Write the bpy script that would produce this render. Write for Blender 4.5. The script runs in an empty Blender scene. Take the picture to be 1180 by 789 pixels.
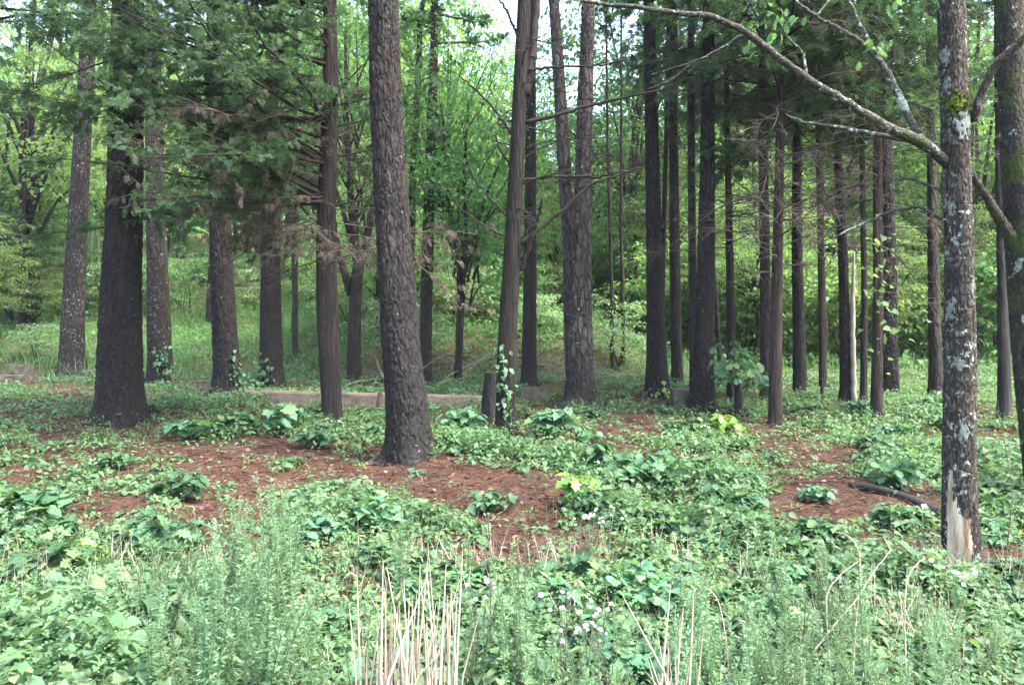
import bpy, math
import numpy as np
R = math.radians
PI = math.pi
scene = bpy.context.scene
C = scene.collection

# ---------------------------------------------------------------- camera, sky, sun, exposure
CAMZ = 1.6
FPX = 940.0           # focal length in pixels of the 1180 px wide photograph
cam_d = bpy.data.cameras.new('camera')
cam_d.sensor_width = 36
cam_d.lens = 36 * FPX / 1180
cam_d.clip_start = 0.05
cam_d.clip_end = 1500
cam = bpy.data.objects.new('camera', cam_d)
cam.location = (0, 0, CAMZ)
cam.rotation_euler = (R(90), 0, 0)
C.objects.link(cam)
scene.camera = cam

SUN_EL, SUN_AZ = 58, 118       # azimuth clockwise from +Y (view direction)
w = bpy.data.worlds.new('World')
scene.world = w
w.use_nodes = True
nt = w.node_tree
bg = nt.nodes['Background']
sky = nt.nodes.new('ShaderNodeTexSky')
sky.sky_type = 'NISHITA'
sky.sun_disc = False
sky.sun_elevation = R(SUN_EL)
sky.sun_rotation = R(SUN_AZ)
sky.air_density = 1.0
sky.dust_density = 4.0
sky.ozone_density = 0.6
nt.links.new(sky.outputs[0], bg.inputs[0])
bg.inputs[1].default_value = 0.15
sd = bpy.data.lights.new('sun', 'SUN')
sd.energy = 1.5
sd.angle = R(12)
sd.color = (1, 0.95, 0.86)
sun = bpy.data.objects.new('sun', sd)
sun.rotation_euler = (R(90 - SUN_EL), 0, R(180 - SUN_AZ))
C.objects.link(sun)
vs = scene.view_settings
vs.view_transform = 'Standard'
vs.look = 'None'
vs.gamma = 1
vs.use_curve_mapping = False
vs.exposure = 3.2
cy = scene.cycles
cy.max_bounces = 8
cy.diffuse_bounces = 5
cy.glossy_bounces = 2
cy.transmission_bounces = 4
cy.caustics_reflective = False
cy.caustics_refractive = False
cy.use_denoising = True

# ---------------------------------------------------------------- small numeric helpers
def rng_(s): return np.random.default_rng(s)

def hash2(i, j, s=0):
    n = (i * 374761393 + j * 668265263 + s * 974711 + 12345) & 0xffffffff
    n = ((n ^ (n >> 13)) * 1274126177) & 0xffffffff
    return ((n ^ (n >> 16)) & 0xffff) / 65535.0

def vnoise(x, y, s=0):
    x = np.asarray(x, float); y = np.asarray(y, float)
    xi = np.floor(x).astype(np.int64); yi = np.floor(y).astype(np.int64)
    fx = x - xi; fy = y - yi
    fx = fx * fx * (3 - 2 * fx); fy = fy * fy * (3 - 2 * fy)
    a = hash2(xi, yi, s); b = hash2(xi + 1, yi, s)
    c = hash2(xi, yi + 1, s); d = hash2(xi + 1, yi + 1, s)
    return (a * (1 - fx) + b * fx) * (1 - fy) + (c * (1 - fx) + d * fx) * fy

def fbm(x, y, s=0, o=3):
    v = 0; a = .5; t = 0
    for k in range(o):
        v = v + a * vnoise(x * 2**k, y * 2**k, s + k * 7); t += a; a *= .5
    return v / t

def sst(a, b, x):
    t = np.clip((x - a) / (b - a), 0, 1)
    return t * t * (3 - 2 * t)

PD = [-30, 2.2, 3.2, 4.5, 6.0, 7.5, 9.3, 11.8, 13.6, 15.5, 17.2, 20.5]
PZ = [-.35, -.22, -.14, -.09, -.07, .05, .23, .40, .51, .60, .676, .826]

def ground(x, y):
    x = np.asarray(x, float); y = np.asarray(y, float)
    b = np.interp(y, PD, PZ)
    yy = np.maximum(y - 19.5, 0)
    left = .17 * np.minimum(yy, 30) + .20 * np.clip(yy - 30, 0, 60) + .03 * np.maximum(yy - 90, 0)
    right = .035 * np.minimum(yy, 25) + .13 * np.clip(yy - 25, 0, 80) + .02 * np.maximum(yy - 105, 0)
    t = sst(1.0, 8.0, x - .02 * yy)
    far = left * (1 - t) + right * t
    bank = .55 * sst(19.5, 23, y) * sst(-8.5, -5.5, x) * (1 - sst(2.2, 4.5, x))
    near = 1 - sst(30, 60, y)
    n = ((fbm(x * .55, y * .55, 3, 3) - .5) * .22 * sst(5, 9, y) + (fbm(x * 2.2, y * 2.2, 9, 3) - .5) * .13) * near
    n2 = (fbm(x * .05, y * .05, 5, 2) - .5) * 3 * sst(45, 110, y)
    return b + far + bank + n + n2

def g1(x, y): return float(ground(x, y))

def px_ground(px, py):
    dx = (px - 590) / FPX; dz = -(py - 394.5) / FPX
    t = 2.0
    while t < 120:
        if CAMZ + dz * t <= g1(dx * t, t):
            break
        t += .02
    return dx * t, t

def px_at(px, py, d):
    return np.array([(px - 590) / FPX * d, d, CAMZ - (py - 394.5) / FPX * d])

# ---------------------------------------------------------------- mesh accumulation
class Geo:
    def __init__(s):
        s.v = []; s.q = []; s.t = []; s.n = 0
    def add(s, v, quads=None, tris=None):
        v = np.asarray(v, float).reshape(-1, 3)
        if quads is not None and len(quads): s.q.append(np.asarray(quads, np.int64).reshape(-1, 4) + s.n)
        if tris is not None and len(tris): s.t.append(np.asarray(tris, np.int64).reshape(-1, 3) + s.n)
        s.v.append(v); s.n += len(v)
        return s
    def tube(s, path, rad, seg=6, cap=True):
        P = np.asarray(path, float); n = len(P)
        rad = np.broadcast_to(np.asarray(rad, float), (n,))
        T = np.gradient(P, axis=0)
        T /= np.linalg.norm(T, axis=1)[:, None] + 1e-9
        ref = np.array([0.31, 0.95, 0.05]) if abs(T[:, 2]).mean() > .6 else np.array([0.05, 0.1, 1.0])
        A = np.cross(T, ref); A /= np.linalg.norm(A, axis=1)[:, None] + 1e-9
        B = np.cross(T, A)
        th = np.arange(seg) * 2 * PI / seg
        V = P[:, None] + rad[:, None, None] * (A[:, None] * np.cos(th)[None, :, None] + B[:, None] * np.sin(th)[None, :, None])
        i = np.arange(n - 1)[:, None] * seg; j = np.arange(seg)[None]
        j2 = (j + 1) % seg
        q = np.stack([i + j, i + j2, i + seg + j2, i + seg + j], -1).reshape(-1, 4)
        V = V.reshape(-1, 3)
        tr = None
        if cap:
            V = np.vstack([V, P[-1], P[0]])
            k = n * seg; j = np.arange(seg); j2 = (j + 1) % seg
            tr = np.vstack([np.stack([(n - 1) * seg + j, (n - 1) * seg + j2, np.full(seg, k)], -1),
                            np.stack([j2, j, np.full(seg, k + 1)], -1)])
        return s.add(V, q, tr)
    def scat(s, tpl, pos, rot, sc):
        """instances of a template (v, quads, tris) at pos (N,3), rot (N,3,3), scale (N,) or (N,3)"""
        tv, tq, tt = tpl
        pos = np.asarray(pos, float); N = len(pos)
        if N == 0: return s
        sc = np.asarray(sc, float)
        if sc.ndim == 1: sc = np.repeat(sc[:, None], 3, 1)
        V = np.einsum('nij,nkj->nki', rot, tv[None] * sc[:, None, :]) + pos[:, None]
        m = len(tv); off = (np.arange(N) * m)[:, None, None]
        return s.add(V.reshape(-1, 3), None if tq is None else (tq[None] + off).reshape(-1, 4),
                     None if tt is None else (tt[None] + off).reshape(-1, 3))
    def tpl(s):
        return (np.vstack(s.v), np.vstack(s.q) if s.q else None, np.vstack(s.t) if s.t else None)
    def mesh(s, name, mats, smooth=True):
        me = bpy.data.meshes.new(name)
        V = np.vstack(s.v)
        q = np.vstack(s.q) if s.q else np.zeros((0, 4), np.int64)
        t = np.vstack(s.t) if s.t else np.zeros((0, 3), np.int64)
        me.vertices.add(len(V)); me.vertices.foreach_set('co', V.astype(np.float32).ravel())
        me.loops.add(q.size + t.size)
        me.loops.foreach_set('vertex_index', np.concatenate([q.ravel(), t.ravel()]).astype(np.int32))
        me.polygons.add(len(q) + len(t))
        me.polygons.foreach_set('loop_start', np.concatenate([np.arange(len(q)) * 4, q.size + np.arange(len(t)) * 3]).astype(np.int32))
        me.polygons.foreach_set('use_smooth', np.full(len(q) + len(t), smooth, bool))
        me.update(calc_edges=True)
        for m in (mats if isinstance(mats, (list, tuple)) else [mats]): me.materials.append(m)
        return me

def link(name, mesh, parent=None, loc=None, kind=None):
    o = bpy.data.objects.new(name, mesh)
    C.objects.link(o)
    if parent is not None: o.parent = parent
    if loc is not None: o.location = loc
    if kind: o['kind'] = kind
    return o

def obj(name, geo, mat, parent=None, smooth=True, loc=None, kind=None):
    return link(name, geo.mesh(name, mat, smooth), parent, loc, kind)

def tag(o, label, cat, group=None):
    o['label'] = label; o['category'] = cat
    if group: o['group'] = group
    return o

def thing(name, label, cat, loc, group=None, rz=0):
    o = bpy.data.objects.new(name, None); C.objects.link(o)
    o.empty_display_size = .3
    o.location = loc; o.rotation_euler = (0, 0, rz)
    return tag(o, label, cat, group)

def stuff(name, geo, mat, label, cat, smooth=True):
    o = obj(name, geo, mat, smooth=smooth, kind='stuff')
    return tag(o, label, cat)

def orient(az, pitch, roll):
    az, pitch, roll = np.broadcast_arrays(np.asarray(az, float), np.asarray(pitch, float), np.asarray(roll, float))
    f = np.stack([np.cos(az) * np.cos(pitch), np.sin(az) * np.cos(pitch), np.sin(pitch)], -1)
    s0 = np.stack([-np.sin(az), np.cos(az), np.zeros_like(az)], -1)
    n0 = np.cross(f, s0)
    s = s0 * np.cos(roll)[:, None] + n0 * np.sin(roll)[:, None]
    n = np.cross(f, s)
    return np.stack([f, s, n], -1)

def dir_frame(F, roll):
    F = F / (np.linalg.norm(F, axis=1)[:, None] + 1e-9)
    az = np.arctan2(F[:, 1], F[:, 0]); p = np.arcsin(np.clip(F[:, 2], -1, 1))
    return orient(az, p, roll)

# leaf templates: x = along the leaf (0..1), y across, z up
def strip_leaf(ts, ws, fold=.25, droop=.25):
    ts = np.array(ts); ws = np.array(ws); v = []; q = []; t = []
    n = len(ts)
    mid = [(a, 0, -droop * a * a) for a in ts]
    v += mid
    L = {}; Rr = {}
    for i in range(1, n - 1):
        L[i] = len(v); v.append((ts[i], ws[i], -droop * ts[i]**2 + fold * ws[i]))
        Rr[i] = len(v); v.append((ts[i], -ws[i], -droop * ts[i]**2 + fold * ws[i]))
    t += [(0, 1, L[1]), (0, Rr[1], 1)]
    for i in range(1, n - 2):
        q += [(i, i + 1, L[i + 1], L[i]), (i, Rr[i], Rr[i + 1], i + 1)]
    t += [(n - 2, n - 1, L[n - 2]), (n - 2, Rr[n - 2], n - 1)]
    return np.array(v, float), (np.array(q) if q else None), np.array(t)

KITE = strip_leaf([0, .42, 1], [0, .3, 0])
NARROW = strip_leaf([0, .4, 1], [0, .12, 0], .2, .1)
OVATE = strip_leaf([0, .28, .65, 1], [0, .33, .27, 0])
HEART = strip_leaf([0.05, -.02, .3, .7, 1], [0, .3, .46, .3, 0], .2, .2)
LOBED = strip_leaf([0, .15, .28, .38, .52, .63, .78, .88, 1], [0, .12, .28, .15, .4, .2, .32, .13, 0], .2, .3)
GRAPE = strip_leaf([0.05, 0, .22, .4, .55, .72, 1], [0, .35, .5, .36, .44, .2, 0], .2, .25)

# ---------------------------------------------------------------- materials
class M:
    def __init__(s, name):
        s.m = bpy.data.materials.new(name); s.m.use_nodes = True
        s.nt = s.m.node_tree; s.N = s.nt.nodes; s.p = s.N['Principled BSDF']; s.out = s.N['Material Output']
    def n(s, typ, **kw):
        nd = s.N.new('ShaderNode' + typ)
        for k, v in kw.items():
            if k.startswith('i_'):
                key = k[2:]
                key = int(key) if key.isdigit() else key.replace('_', ' ')
                s.set(nd.inputs[key], v)
            else: setattr(nd, k, v)
        return nd
    def set(s, inp, v):
        if hasattr(v, 'is_output') or isinstance(v, bpy.types.NodeSocket): s.nt.links.new(v, inp)
        elif isinstance(v, bpy.types.Node): s.nt.links.new(v.outputs[0], inp)
        else: inp.default_value = v
    def ramp(s, fac, stops, interp='LINEAR'):
        r = s.n('ValToRGB'); r.color_ramp.interpolation = interp
        e = r.color_ramp.elements
        while len(e) < len(stops): e.new(.5)
        for k, (p, c) in enumerate(stops):
            e[k].position = p
            e[k].color = (c, c, c, 1) if not hasattr(c, '__len__') else (*c, 1)
        s.set(r.inputs[0], fac)
        return r.outputs[0]
    def mix(s, fac, a, b, mode='MIX'):
        x = s.n('MixRGB', blend_type=mode)
        s.set(x.inputs[0], fac)
        for i, c in ((1, a), (2, b)):
            s.set(x.inputs[i], (*c, 1) if isinstance(c, (tuple, list)) else c)
        return x.outputs[0]
    def math(s, op, a, b=0.0):
        x = s.n('Math', operation=op)
        s.set(x.inputs[0], a); s.set(x.inputs[1], b)
        return x.outputs[0]
    def obj_co(s, scale=(1, 1, 1)):
        t = s.n('TexCoord'); mp = s.n('Mapping')
        s.nt.links.new(t.outputs['Object'], mp.inputs[0]); mp.inputs['Scale'].default_value = scale
        return mp.outputs[0]
    def noise(s, co, scale, detail=3, rough=.55):
        nz = s.n('TexNoise'); s.nt.links.new(co, nz.inputs['Vector'])
        nz.inputs['Scale'].default_value = scale; nz.inputs['Detail'].default_value = detail
        nz.inputs['Roughness'].default_value = rough
        return nz.outputs[0]

def leaf_mat(name, cols, trans=.38, tcol=None, rough=.5, spec=.3, objvar=.25):
    m = M(name)
    g = m.n('NewGeometry')
    c = m.ramp(g.outputs['Random Per Island'], [(i / (len(cols) - 1), k) for i, k in enumerate(cols)])
    oi = m.n('ObjectInfo')
    hv = m.n('HueSaturation')
    m.set(hv.inputs['Hue'], m.math('ADD', m.math('MULTIPLY', oi.outputs['Random'], .04), .48))
    m.set(hv.inputs['Value'], m.math('ADD', m.math('MULTIPLY', oi.outputs['Random'], objvar * 2), 1 - objvar))
    m.set(hv.inputs['Color'], c)
    c = hv.outputs[0]
    m.set(m.p.inputs['Base Color'], c)
    m.p.inputs['Roughness'].default_value = rough
    m.p.inputs['Specular IOR Level'].default_value = spec
    tr = m.n('BsdfTranslucent')
    m.set(tr.inputs[0], m.mix(1.0, c, tcol or (1.3, 1.3, .75), 'MULTIPLY'))
    mx = m.n('MixShader'); mx.inputs[0].default_value = trans
    m.nt.links.new(m.p.outputs[0], mx.inputs[1]); m.nt.links.new(tr.outputs[0], mx.inputs[2])
    m.nt.links.new(mx.outputs[0], m.out.inputs['Surface'])
    return m.m

def plain(name, cols, rough=.9, spec=.2, scale=6.0, stretch=(1, 1, 1), bump=.3):
    m = M(name)
    co = m.obj_co(stretch)
    f = m.noise(co, scale, 5, .65)
    c = m.ramp(f, [(.25 + .5 * i / (len(cols) - 1), k) for i, k in enumerate(cols)])
    m.set(m.p.inputs['Base Color'], c)
    m.p.inputs['Roughness'].default_value = rough
    m.p.inputs['Specular IOR Level'].default_value = spec
    b = m.n('Bump'); b.inputs['Strength'].default_value = bump; b.inputs['Distance'].default_value = .02
    m.set(b.inputs['Height'], m.noise(co, scale * 3, 4, .7))
    m.nt.links.new(b.outputs[0], m.p.inputs['Normal'])
    return m.m

def bark_mat(name, light, dark, char_h=2.0, char=1.0, plate=11.0, stretch=.38, lichen=.0, lichen_col=(.42, .47, .40),
             moss=0.0, big_lichen=False, rot=0.0, bumpd=.03):
    m = M(name)
    co = m.obj_co((1, 1, stretch))
    co1 = m.obj_co((1, 1, 1))
    oi = m.n('ObjectInfo')
    nz = m.n('TexNoise'); m.nt.links.new(co, nz.inputs['Vector']); nz.inputs['Scale'].default_value = 5; nz.inputs['Detail'].default_value = 3
    wob = m.n('MixRGB', blend_type='ADD'); wob.inputs[0].default_value = .09
    m.nt.links.new(co, wob.inputs[1]); m.nt.links.new(nz.outputs['Color'], wob.inputs[2])
    nz2 = m.n('TexNoise'); m.nt.links.new(co, nz2.inputs['Vector']); nz2.inputs['Scale'].default_value = plate * 2.2; nz2.inputs['Detail'].default_value = 4
    wob2 = m.n('MixRGB', blend_type='ADD'); wob2.inputs[0].default_value = .55 / plate
    m.nt.links.new(wob.outputs[0], wob2.inputs[1]); m.nt.links.new(nz2.outputs['Color'], wob2.inputs[2]); wob = wob2
    vo = m.n('TexVoronoi', feature='DISTANCE_TO_EDGE'); m.nt.links.new(wob.outputs[0], vo.inputs['Vector']); vo.inputs['Scale'].default_value = plate
    v2 = m.n('TexVoronoi', feature='F1'); m.nt.links.new(wob.outputs[0], v2.inputs['Vector']); v2.inputs['Scale'].default_value = plate
    crack = m.ramp(vo.outputs['Distance'], [(0.0, 0.0), (.16, 1.0)])
    fine = m.noise(co, 38, 4, .7)
    plate_c = m.mix(m.ramp(v2.outputs['Color'], [(.15, 0.0), (.85, 1.0)]), dark, light)
    plate_c = m.mix(m.ramp(fine, [(.3, 0.0), (.75, .8)]), plate_c, tuple(.35 * a for a in dark))
    col = m.mix(m.ramp(vo.outputs['Distance'], [(0, .2), (.22, 1.0)]), tuple(.4 * a for a in dark), plate_c)
    col = m.mix(m.ramp(m.noise(co1, 4.5, 5, .7), [(.5, 0.0), (.72, .55)]), col, m.mix(fine, tuple(.5 * a for a in dark), (light[0] * 1.25, light[0] * .8, light[0] * .62)))
    # scorched base: fire-blackened bark, ragged upper edge
    if char > 0:
        sep = m.n('SeparateXYZ'); m.nt.links.new(co1, sep.inputs[0])
        hz = m.math('ADD', sep.outputs[2], m.math('MULTIPLY', m.math('SUBTRACT', m.noise(co, 2.2, 4, .65), .5), 2.6 * char_h))
        cf = m.ramp(m.math('DIVIDE', hz, char_h * 2), [(.3, char), (.75, 0.0)])
        col = m.mix(cf, col, m.mix(m.ramp(fine, [(.35, 0.), (.7, 1.)]), (.0065, .006, .0065), (.018, .0165, .017)))
    if lichen > 0:
        lf = m.ramp(m.noise(co1, 22, 5, .7), [(.70 - .12 * lichen, 0.0), (.73 - .12 * lichen, 1.0)], 'LINEAR')
        lf = m.mix(1.0, lf, m.ramp(m.noise(co1, 3.1, 3, .6), [(.42, 0.0), (.6, 1.0)]), 'MULTIPLY')
        col = m.mix(lf, col, lichen_col)
    if big_lichen:
        b1 = m.noise(co1, 3.3, 5, .62)
        lf = m.ramp(b1, [(.625, 0.0), (.65, 1.0)])
        lf = m.mix(1.0, lf, m.ramp(m.noise(co1, 30, 3, .7), [(.35, .2), (.5, 1.0)]), 'MULTIPLY')
        col = m.mix(lf, col, m.mix(m.noise(co1, 40, 3), (.18, .23, .19), (.36, .42, .36)))
    if moss > 0:
        mf = m.ramp(m.noise(co1, 2.4, 5, .7), [(.62 - .3 * moss, 0.0), (.72 - .3 * moss, 1.0)])
        col = m.mix(mf, col, m.mix(m.noise(co1, 60, 3), (.016, .026, .006), (.048, .066, .014)))
    m.set(m.p.inputs['Base Color'], col)
    m.p.inputs['Roughness'].default_value = .88
    m.p.inputs['Specular IOR Level'].default_value = .25
    b = m.n('Bump'); b.inputs['Strength'].default_value = .9; b.inputs['Distance'].default_value = bumpd
    m.set(b.inputs['Height'], m.math('ADD', m.math('MULTIPLY', crack, .8), m.math('MULTIPLY', fine, .6)))
    m.nt.links.new(b.outputs[0], m.p.inputs['Normal'])
    return m.m

PINE_BARK = bark_mat('pine_bark', (.042, .037, .035), (.0145, .013, .0132), 1.7, .95, 13, .30, .40)
PINE_GREY = bark_mat('grey_pine_bark', (.12, .107, .10), (.042, .037, .035), .7, .8, 13, .30, .55)
PINE_RED = bark_mat('mottled_pine_bark', (.058, .049, .046), (.021, .018, .0175), 1.2, .9, 13, .32, 1.0, (.26, .27, .25))
CEDAR_BARK = bark_mat('cedar_bark', (.037, .030, .027), (.016, .0135, .0125), .9, .9, 26, .07, .2)
RED_CEDAR = bark_mat('red_cedar_bark', (.078, .054, .046), (.036, .025, .0225), .5, .7, 28, .07, .2)
DARK_BARK = bark_mat('dark_bark', (.052, .046, .04), (.022, .0195, .0175), .8, .6, 14, .3, .2)
OAK_BARK = bark_mat('lichen_oak_bark', (.10, .085, .070), (.040, .034, .029), .45, .5, 34, .33, 1.05, (.34, .38, .34), .08, True, bumpd=.015)
LIMB_BARK = bark_mat('lichen_limb_bark', (.10, .10, .078), (.036, .038, .028), .1, 0, 30, .8, 1.1, (.30, .37, .32), .10, True, bumpd=.010)
MOSS_BARK = bark_mat('mossy_bark', (.062, .055, .043), (.024, .021, .017), .1, 0, 26, .5, .5, (.32, .36, .31), .40, True, bumpd=.012)
CHAR = plain('charred_wood', [(.004, .004, .0045), (.011, .010, .010), (.032, .028, .027)], .8, .3, 7, (1, 1, .2), .8)
TWIG = plain('dead_twig', [(.035, .028, .023), (.068, .055, .046), (.11, .092, .08)], .9, .2, 4)
TWIGD = plain('dark_twig', [(.010, .0085, .0075), (.026, .022, .019)], .9, .2, 4)
LIMB = plain('grey_deadwood', [(.16, .14, .115), (.28, .25, .21)], .9, .2, 8, (1, 1, 1))

CEDAR_LEAF = leaf_mat('cedar_foliage', [(.031, .072, .040), (.050, .104, .055), (.08, .148, .066)], .45, (1.3, 1.3, .7), .6, .2, .12)
DEAD_SPRAY = leaf_mat('dead_cedar_spray', [(.05, .041, .033), (.08, .067, .055), (.115, .098, .082)], .3, (1, 1, 1), .9, .1, .1)
PINE_LEAF = leaf_mat('pine_needles_green', [(.03, .07, .025), (.06, .12, .035)], .2, None, .5, .3)
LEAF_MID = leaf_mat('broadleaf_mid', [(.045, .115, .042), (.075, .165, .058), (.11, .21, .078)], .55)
LEAF_BRIGHT = leaf_mat('broadleaf_bright', [(.085, .17, .06), (.135, .235, .085), (.195, .29, .125)], .58)  # lighter yellow-green; on the far trees it carries painted sunlight
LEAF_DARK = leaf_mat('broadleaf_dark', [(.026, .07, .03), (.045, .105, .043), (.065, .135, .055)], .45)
LEAF_PALE = leaf_mat('pale_leaf', [(.10, .18, .085), (.155, .24, .12), (.20, .29, .155)], .4)
COVER = leaf_mat('ground_cover_leaf', [(.038, .095, .045), (.06, .135, .062), (.08, .15, .09), (.09, .18, .08), (.085, .165, .065), (.05, .12, .055), (.115, .19, .085), (.10, .18, .095), (.13, .175, .08)], .36, (1.3, 1.3, .7), .62, .25, .0)
COVER2 = leaf_mat('sprout_leaf', [(.035, .10, .05), (.055, .14, .07), (.08, .17, .085), (.12, .19, .08)], .34, (1.3, 1.3, .7), .58, .28, .3)
COVER3 = leaf_mat('yellow_green_leaf', [(.10, .20, .04), (.15, .26, .055), (.19, .29, .07)], .38, None, .45, .4, .1)
FEATHER = leaf_mat('feathery_weed_leaf', [(.085, .175, .09), (.128, .222, .122), (.195, .278, .165)], .45, (1.3, 1.25, .7), .5, .3, .28)
GRASS = leaf_mat('grass_blade', [(.06, .14, .048), (.10, .195, .07), (.15, .24, .10)], .4, None, .5, .3, .1)
STRAW = leaf_mat('dry_straw', [(.24, .20, .14), (.38, .33, .25), (.50, .45, .37)], .2, (1, .95, .85), .7, .2, .05)
PETAL = leaf_mat('white_petal', [(.75, .77, .76), (.85, .86, .85)], .3, (1, 1, 1), .7, .2, 0)
YELLOW = leaf_mat('yellow_eye', [(.6, .45, .06), (.7, .55, .1)], .1, (1, 1, 1), .7, .2, 0)
NEEDLE = leaf_mat('fallen_needle', [(.022, .014, .010), (.060, .031, .021), (.11, .058, .040), (.20, .135, .095)], .1, (1, 1, 1), .7, .2, 0)
LITTER = leaf_mat('dead_leaf', [(.03, .022, .017), (.09, .065, .048), (.18, .14, .11), (.05, .035, .026)], .1, (1, 1, 1), .8, .2, 0)
CONCRETE = plain('weathered_concrete', [(.022, .028, .014), (.06, .055, .042), (.12, .108, .09)], .92, .2, 7, (1, 1, 1), .4)
CONC_PINK = plain('pinkish_concrete', [(.05, .05, .032), (.13, .105, .084), (.19, .155, .13)], .92, .2, 6, (1, 1, 1.5), .35)
WOOD = plain('bare_heartwood', [(.045, .028, .02), (.20, .14, .09), (.44, .37, .28), (.56, .51, .43)], .8, .2, 16, (1, 1, .09), .8)
LOGM = plain('fallen_log', [(.14, .11, .085), (.24, .20, .16)], .9, .2, 6)

def ground_mat():
    m = M('forest_floor')
    co = m.obj_co()
    a = m.noise(co, 1.6, 5, .65); b = m.noise(co, 34, 4, .75); c = m.noise(co, 110, 3, .7)
    base = m.ramp(b, [(.25, (.020, .012, .008)), (.42, (.058, .028, .017)), (.6, (.092, .045, .027)), (.8, (.15, .09, .058))])
    base = m.mix(m.ramp(c, [(.35, .0), (.7, .6)]), base, (.045, .026, .02))
    base = m.mix(m.ramp(a, [(.42, 0.0), (.66, .75)]), base, (.060, .044, .032))
    base = m.mix(m.ramp(m.noise(co, 6.5, 5, .7), [(.46, 0.0), (.64, .75)]), base, (.026, .018, .013))
    geo = m.n('NewGeometry'); sep = m.n('SeparateXYZ'); m.nt.links.new(geo.outputs['Position'], sep.inputs[0])
    far = m.ramp(m.math('DIVIDE', sep.outputs[1], 60.0), [(.27, 0.0), (.42, .8)])
    base = m.mix(far, base, m.mix(a, (.045, .075, .022), (.10, .10, .045)))
    m.set(m.p.inputs['Base Color'], base)
    m.p.inputs['Roughness'].default_value = .95; m.p.inputs['Specular IOR Level'].default_value = .15
    bp = m.n('Bump'); bp.inputs['Strength'].default_value = .9; bp.inputs['Distance'].default_value = .04
    m.set(bp.inputs['Height'], b); m.nt.links.new(bp.outputs[0], m.p.inputs['Normal'])
    return m.m

NARROW_W = strip_leaf([0, .45, 1], [0, .19, 0], .2, .2)
FINE = leaf_mat('narrow_weed_leaf', [(.06, .13, .05), (.10, .19, .07), (.14, .23, .10), (.19, .26, .12)], .42, (1.3, 1.3, .7), .6, .2, 0)
# ---------------------------------------------------------------- the ground, one sheet
def axis(parts):
    out = [np.arange(a, b, s) for a, b, s in parts]
    return np.concatenate(out + [[parts[-1][1]]])
gx = axis([(-420, -60, 24), (-60, -24, 3), (-24, -12, .6), (-12, 12, .14), (12, 24, .6), (24, 60, 3), (60, 420, 24)])
gy = axis([(-60, 1, 4), (1, 16, .12), (16, 30, .35), (30, 60, 1.2), (60, 140, 5), (140, 600, 30)])
X, Y = np.meshgrid(gx, gy)
Z = ground(X, Y)
ny, nx = X.shape
i = np.arange(ny - 1)[:, None] * nx + np.arange(nx - 1)[None]
gq = np.stack([i, i + 1, i + nx + 1, i + nx], -1).reshape(-1, 4)
obj('ground', Geo().add(np.stack([X, Y, Z], -1).reshape(-1, 3), gq), ground_mat(), kind='structure')

# ---------------------------------------------------------------- tree builders
def smooth_path(P, n):
    """monotone resampling of a coarse polyline with a soft rounding"""
    P = np.asarray(P, float)
    s = np.concatenate([[0], np.cumsum(np.linalg.norm(np.diff(P, axis=0), axis=1))])
    t = np.linspace(0, s[-1], n)
    Q = np.stack([np.interp(t, s, P[:, k]) for k in range(P.shape[1])], 1)
    k = max(1, n // (len(P) * 3))
    if k > 1:
        ker = np.ones(2 * k + 1) / (2 * k + 1)
        pad = np.vstack([np.repeat(Q[:1], k, 0), Q, np.repeat(Q[-1:], k, 0)])
        S = np.stack([np.convolve(pad[:, c], ker, 'valid') for c in range(Q.shape[1])], 1)
        S[0] = Q[0]; S[-1] = Q[-1]
        Q = S
    return Q

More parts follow.
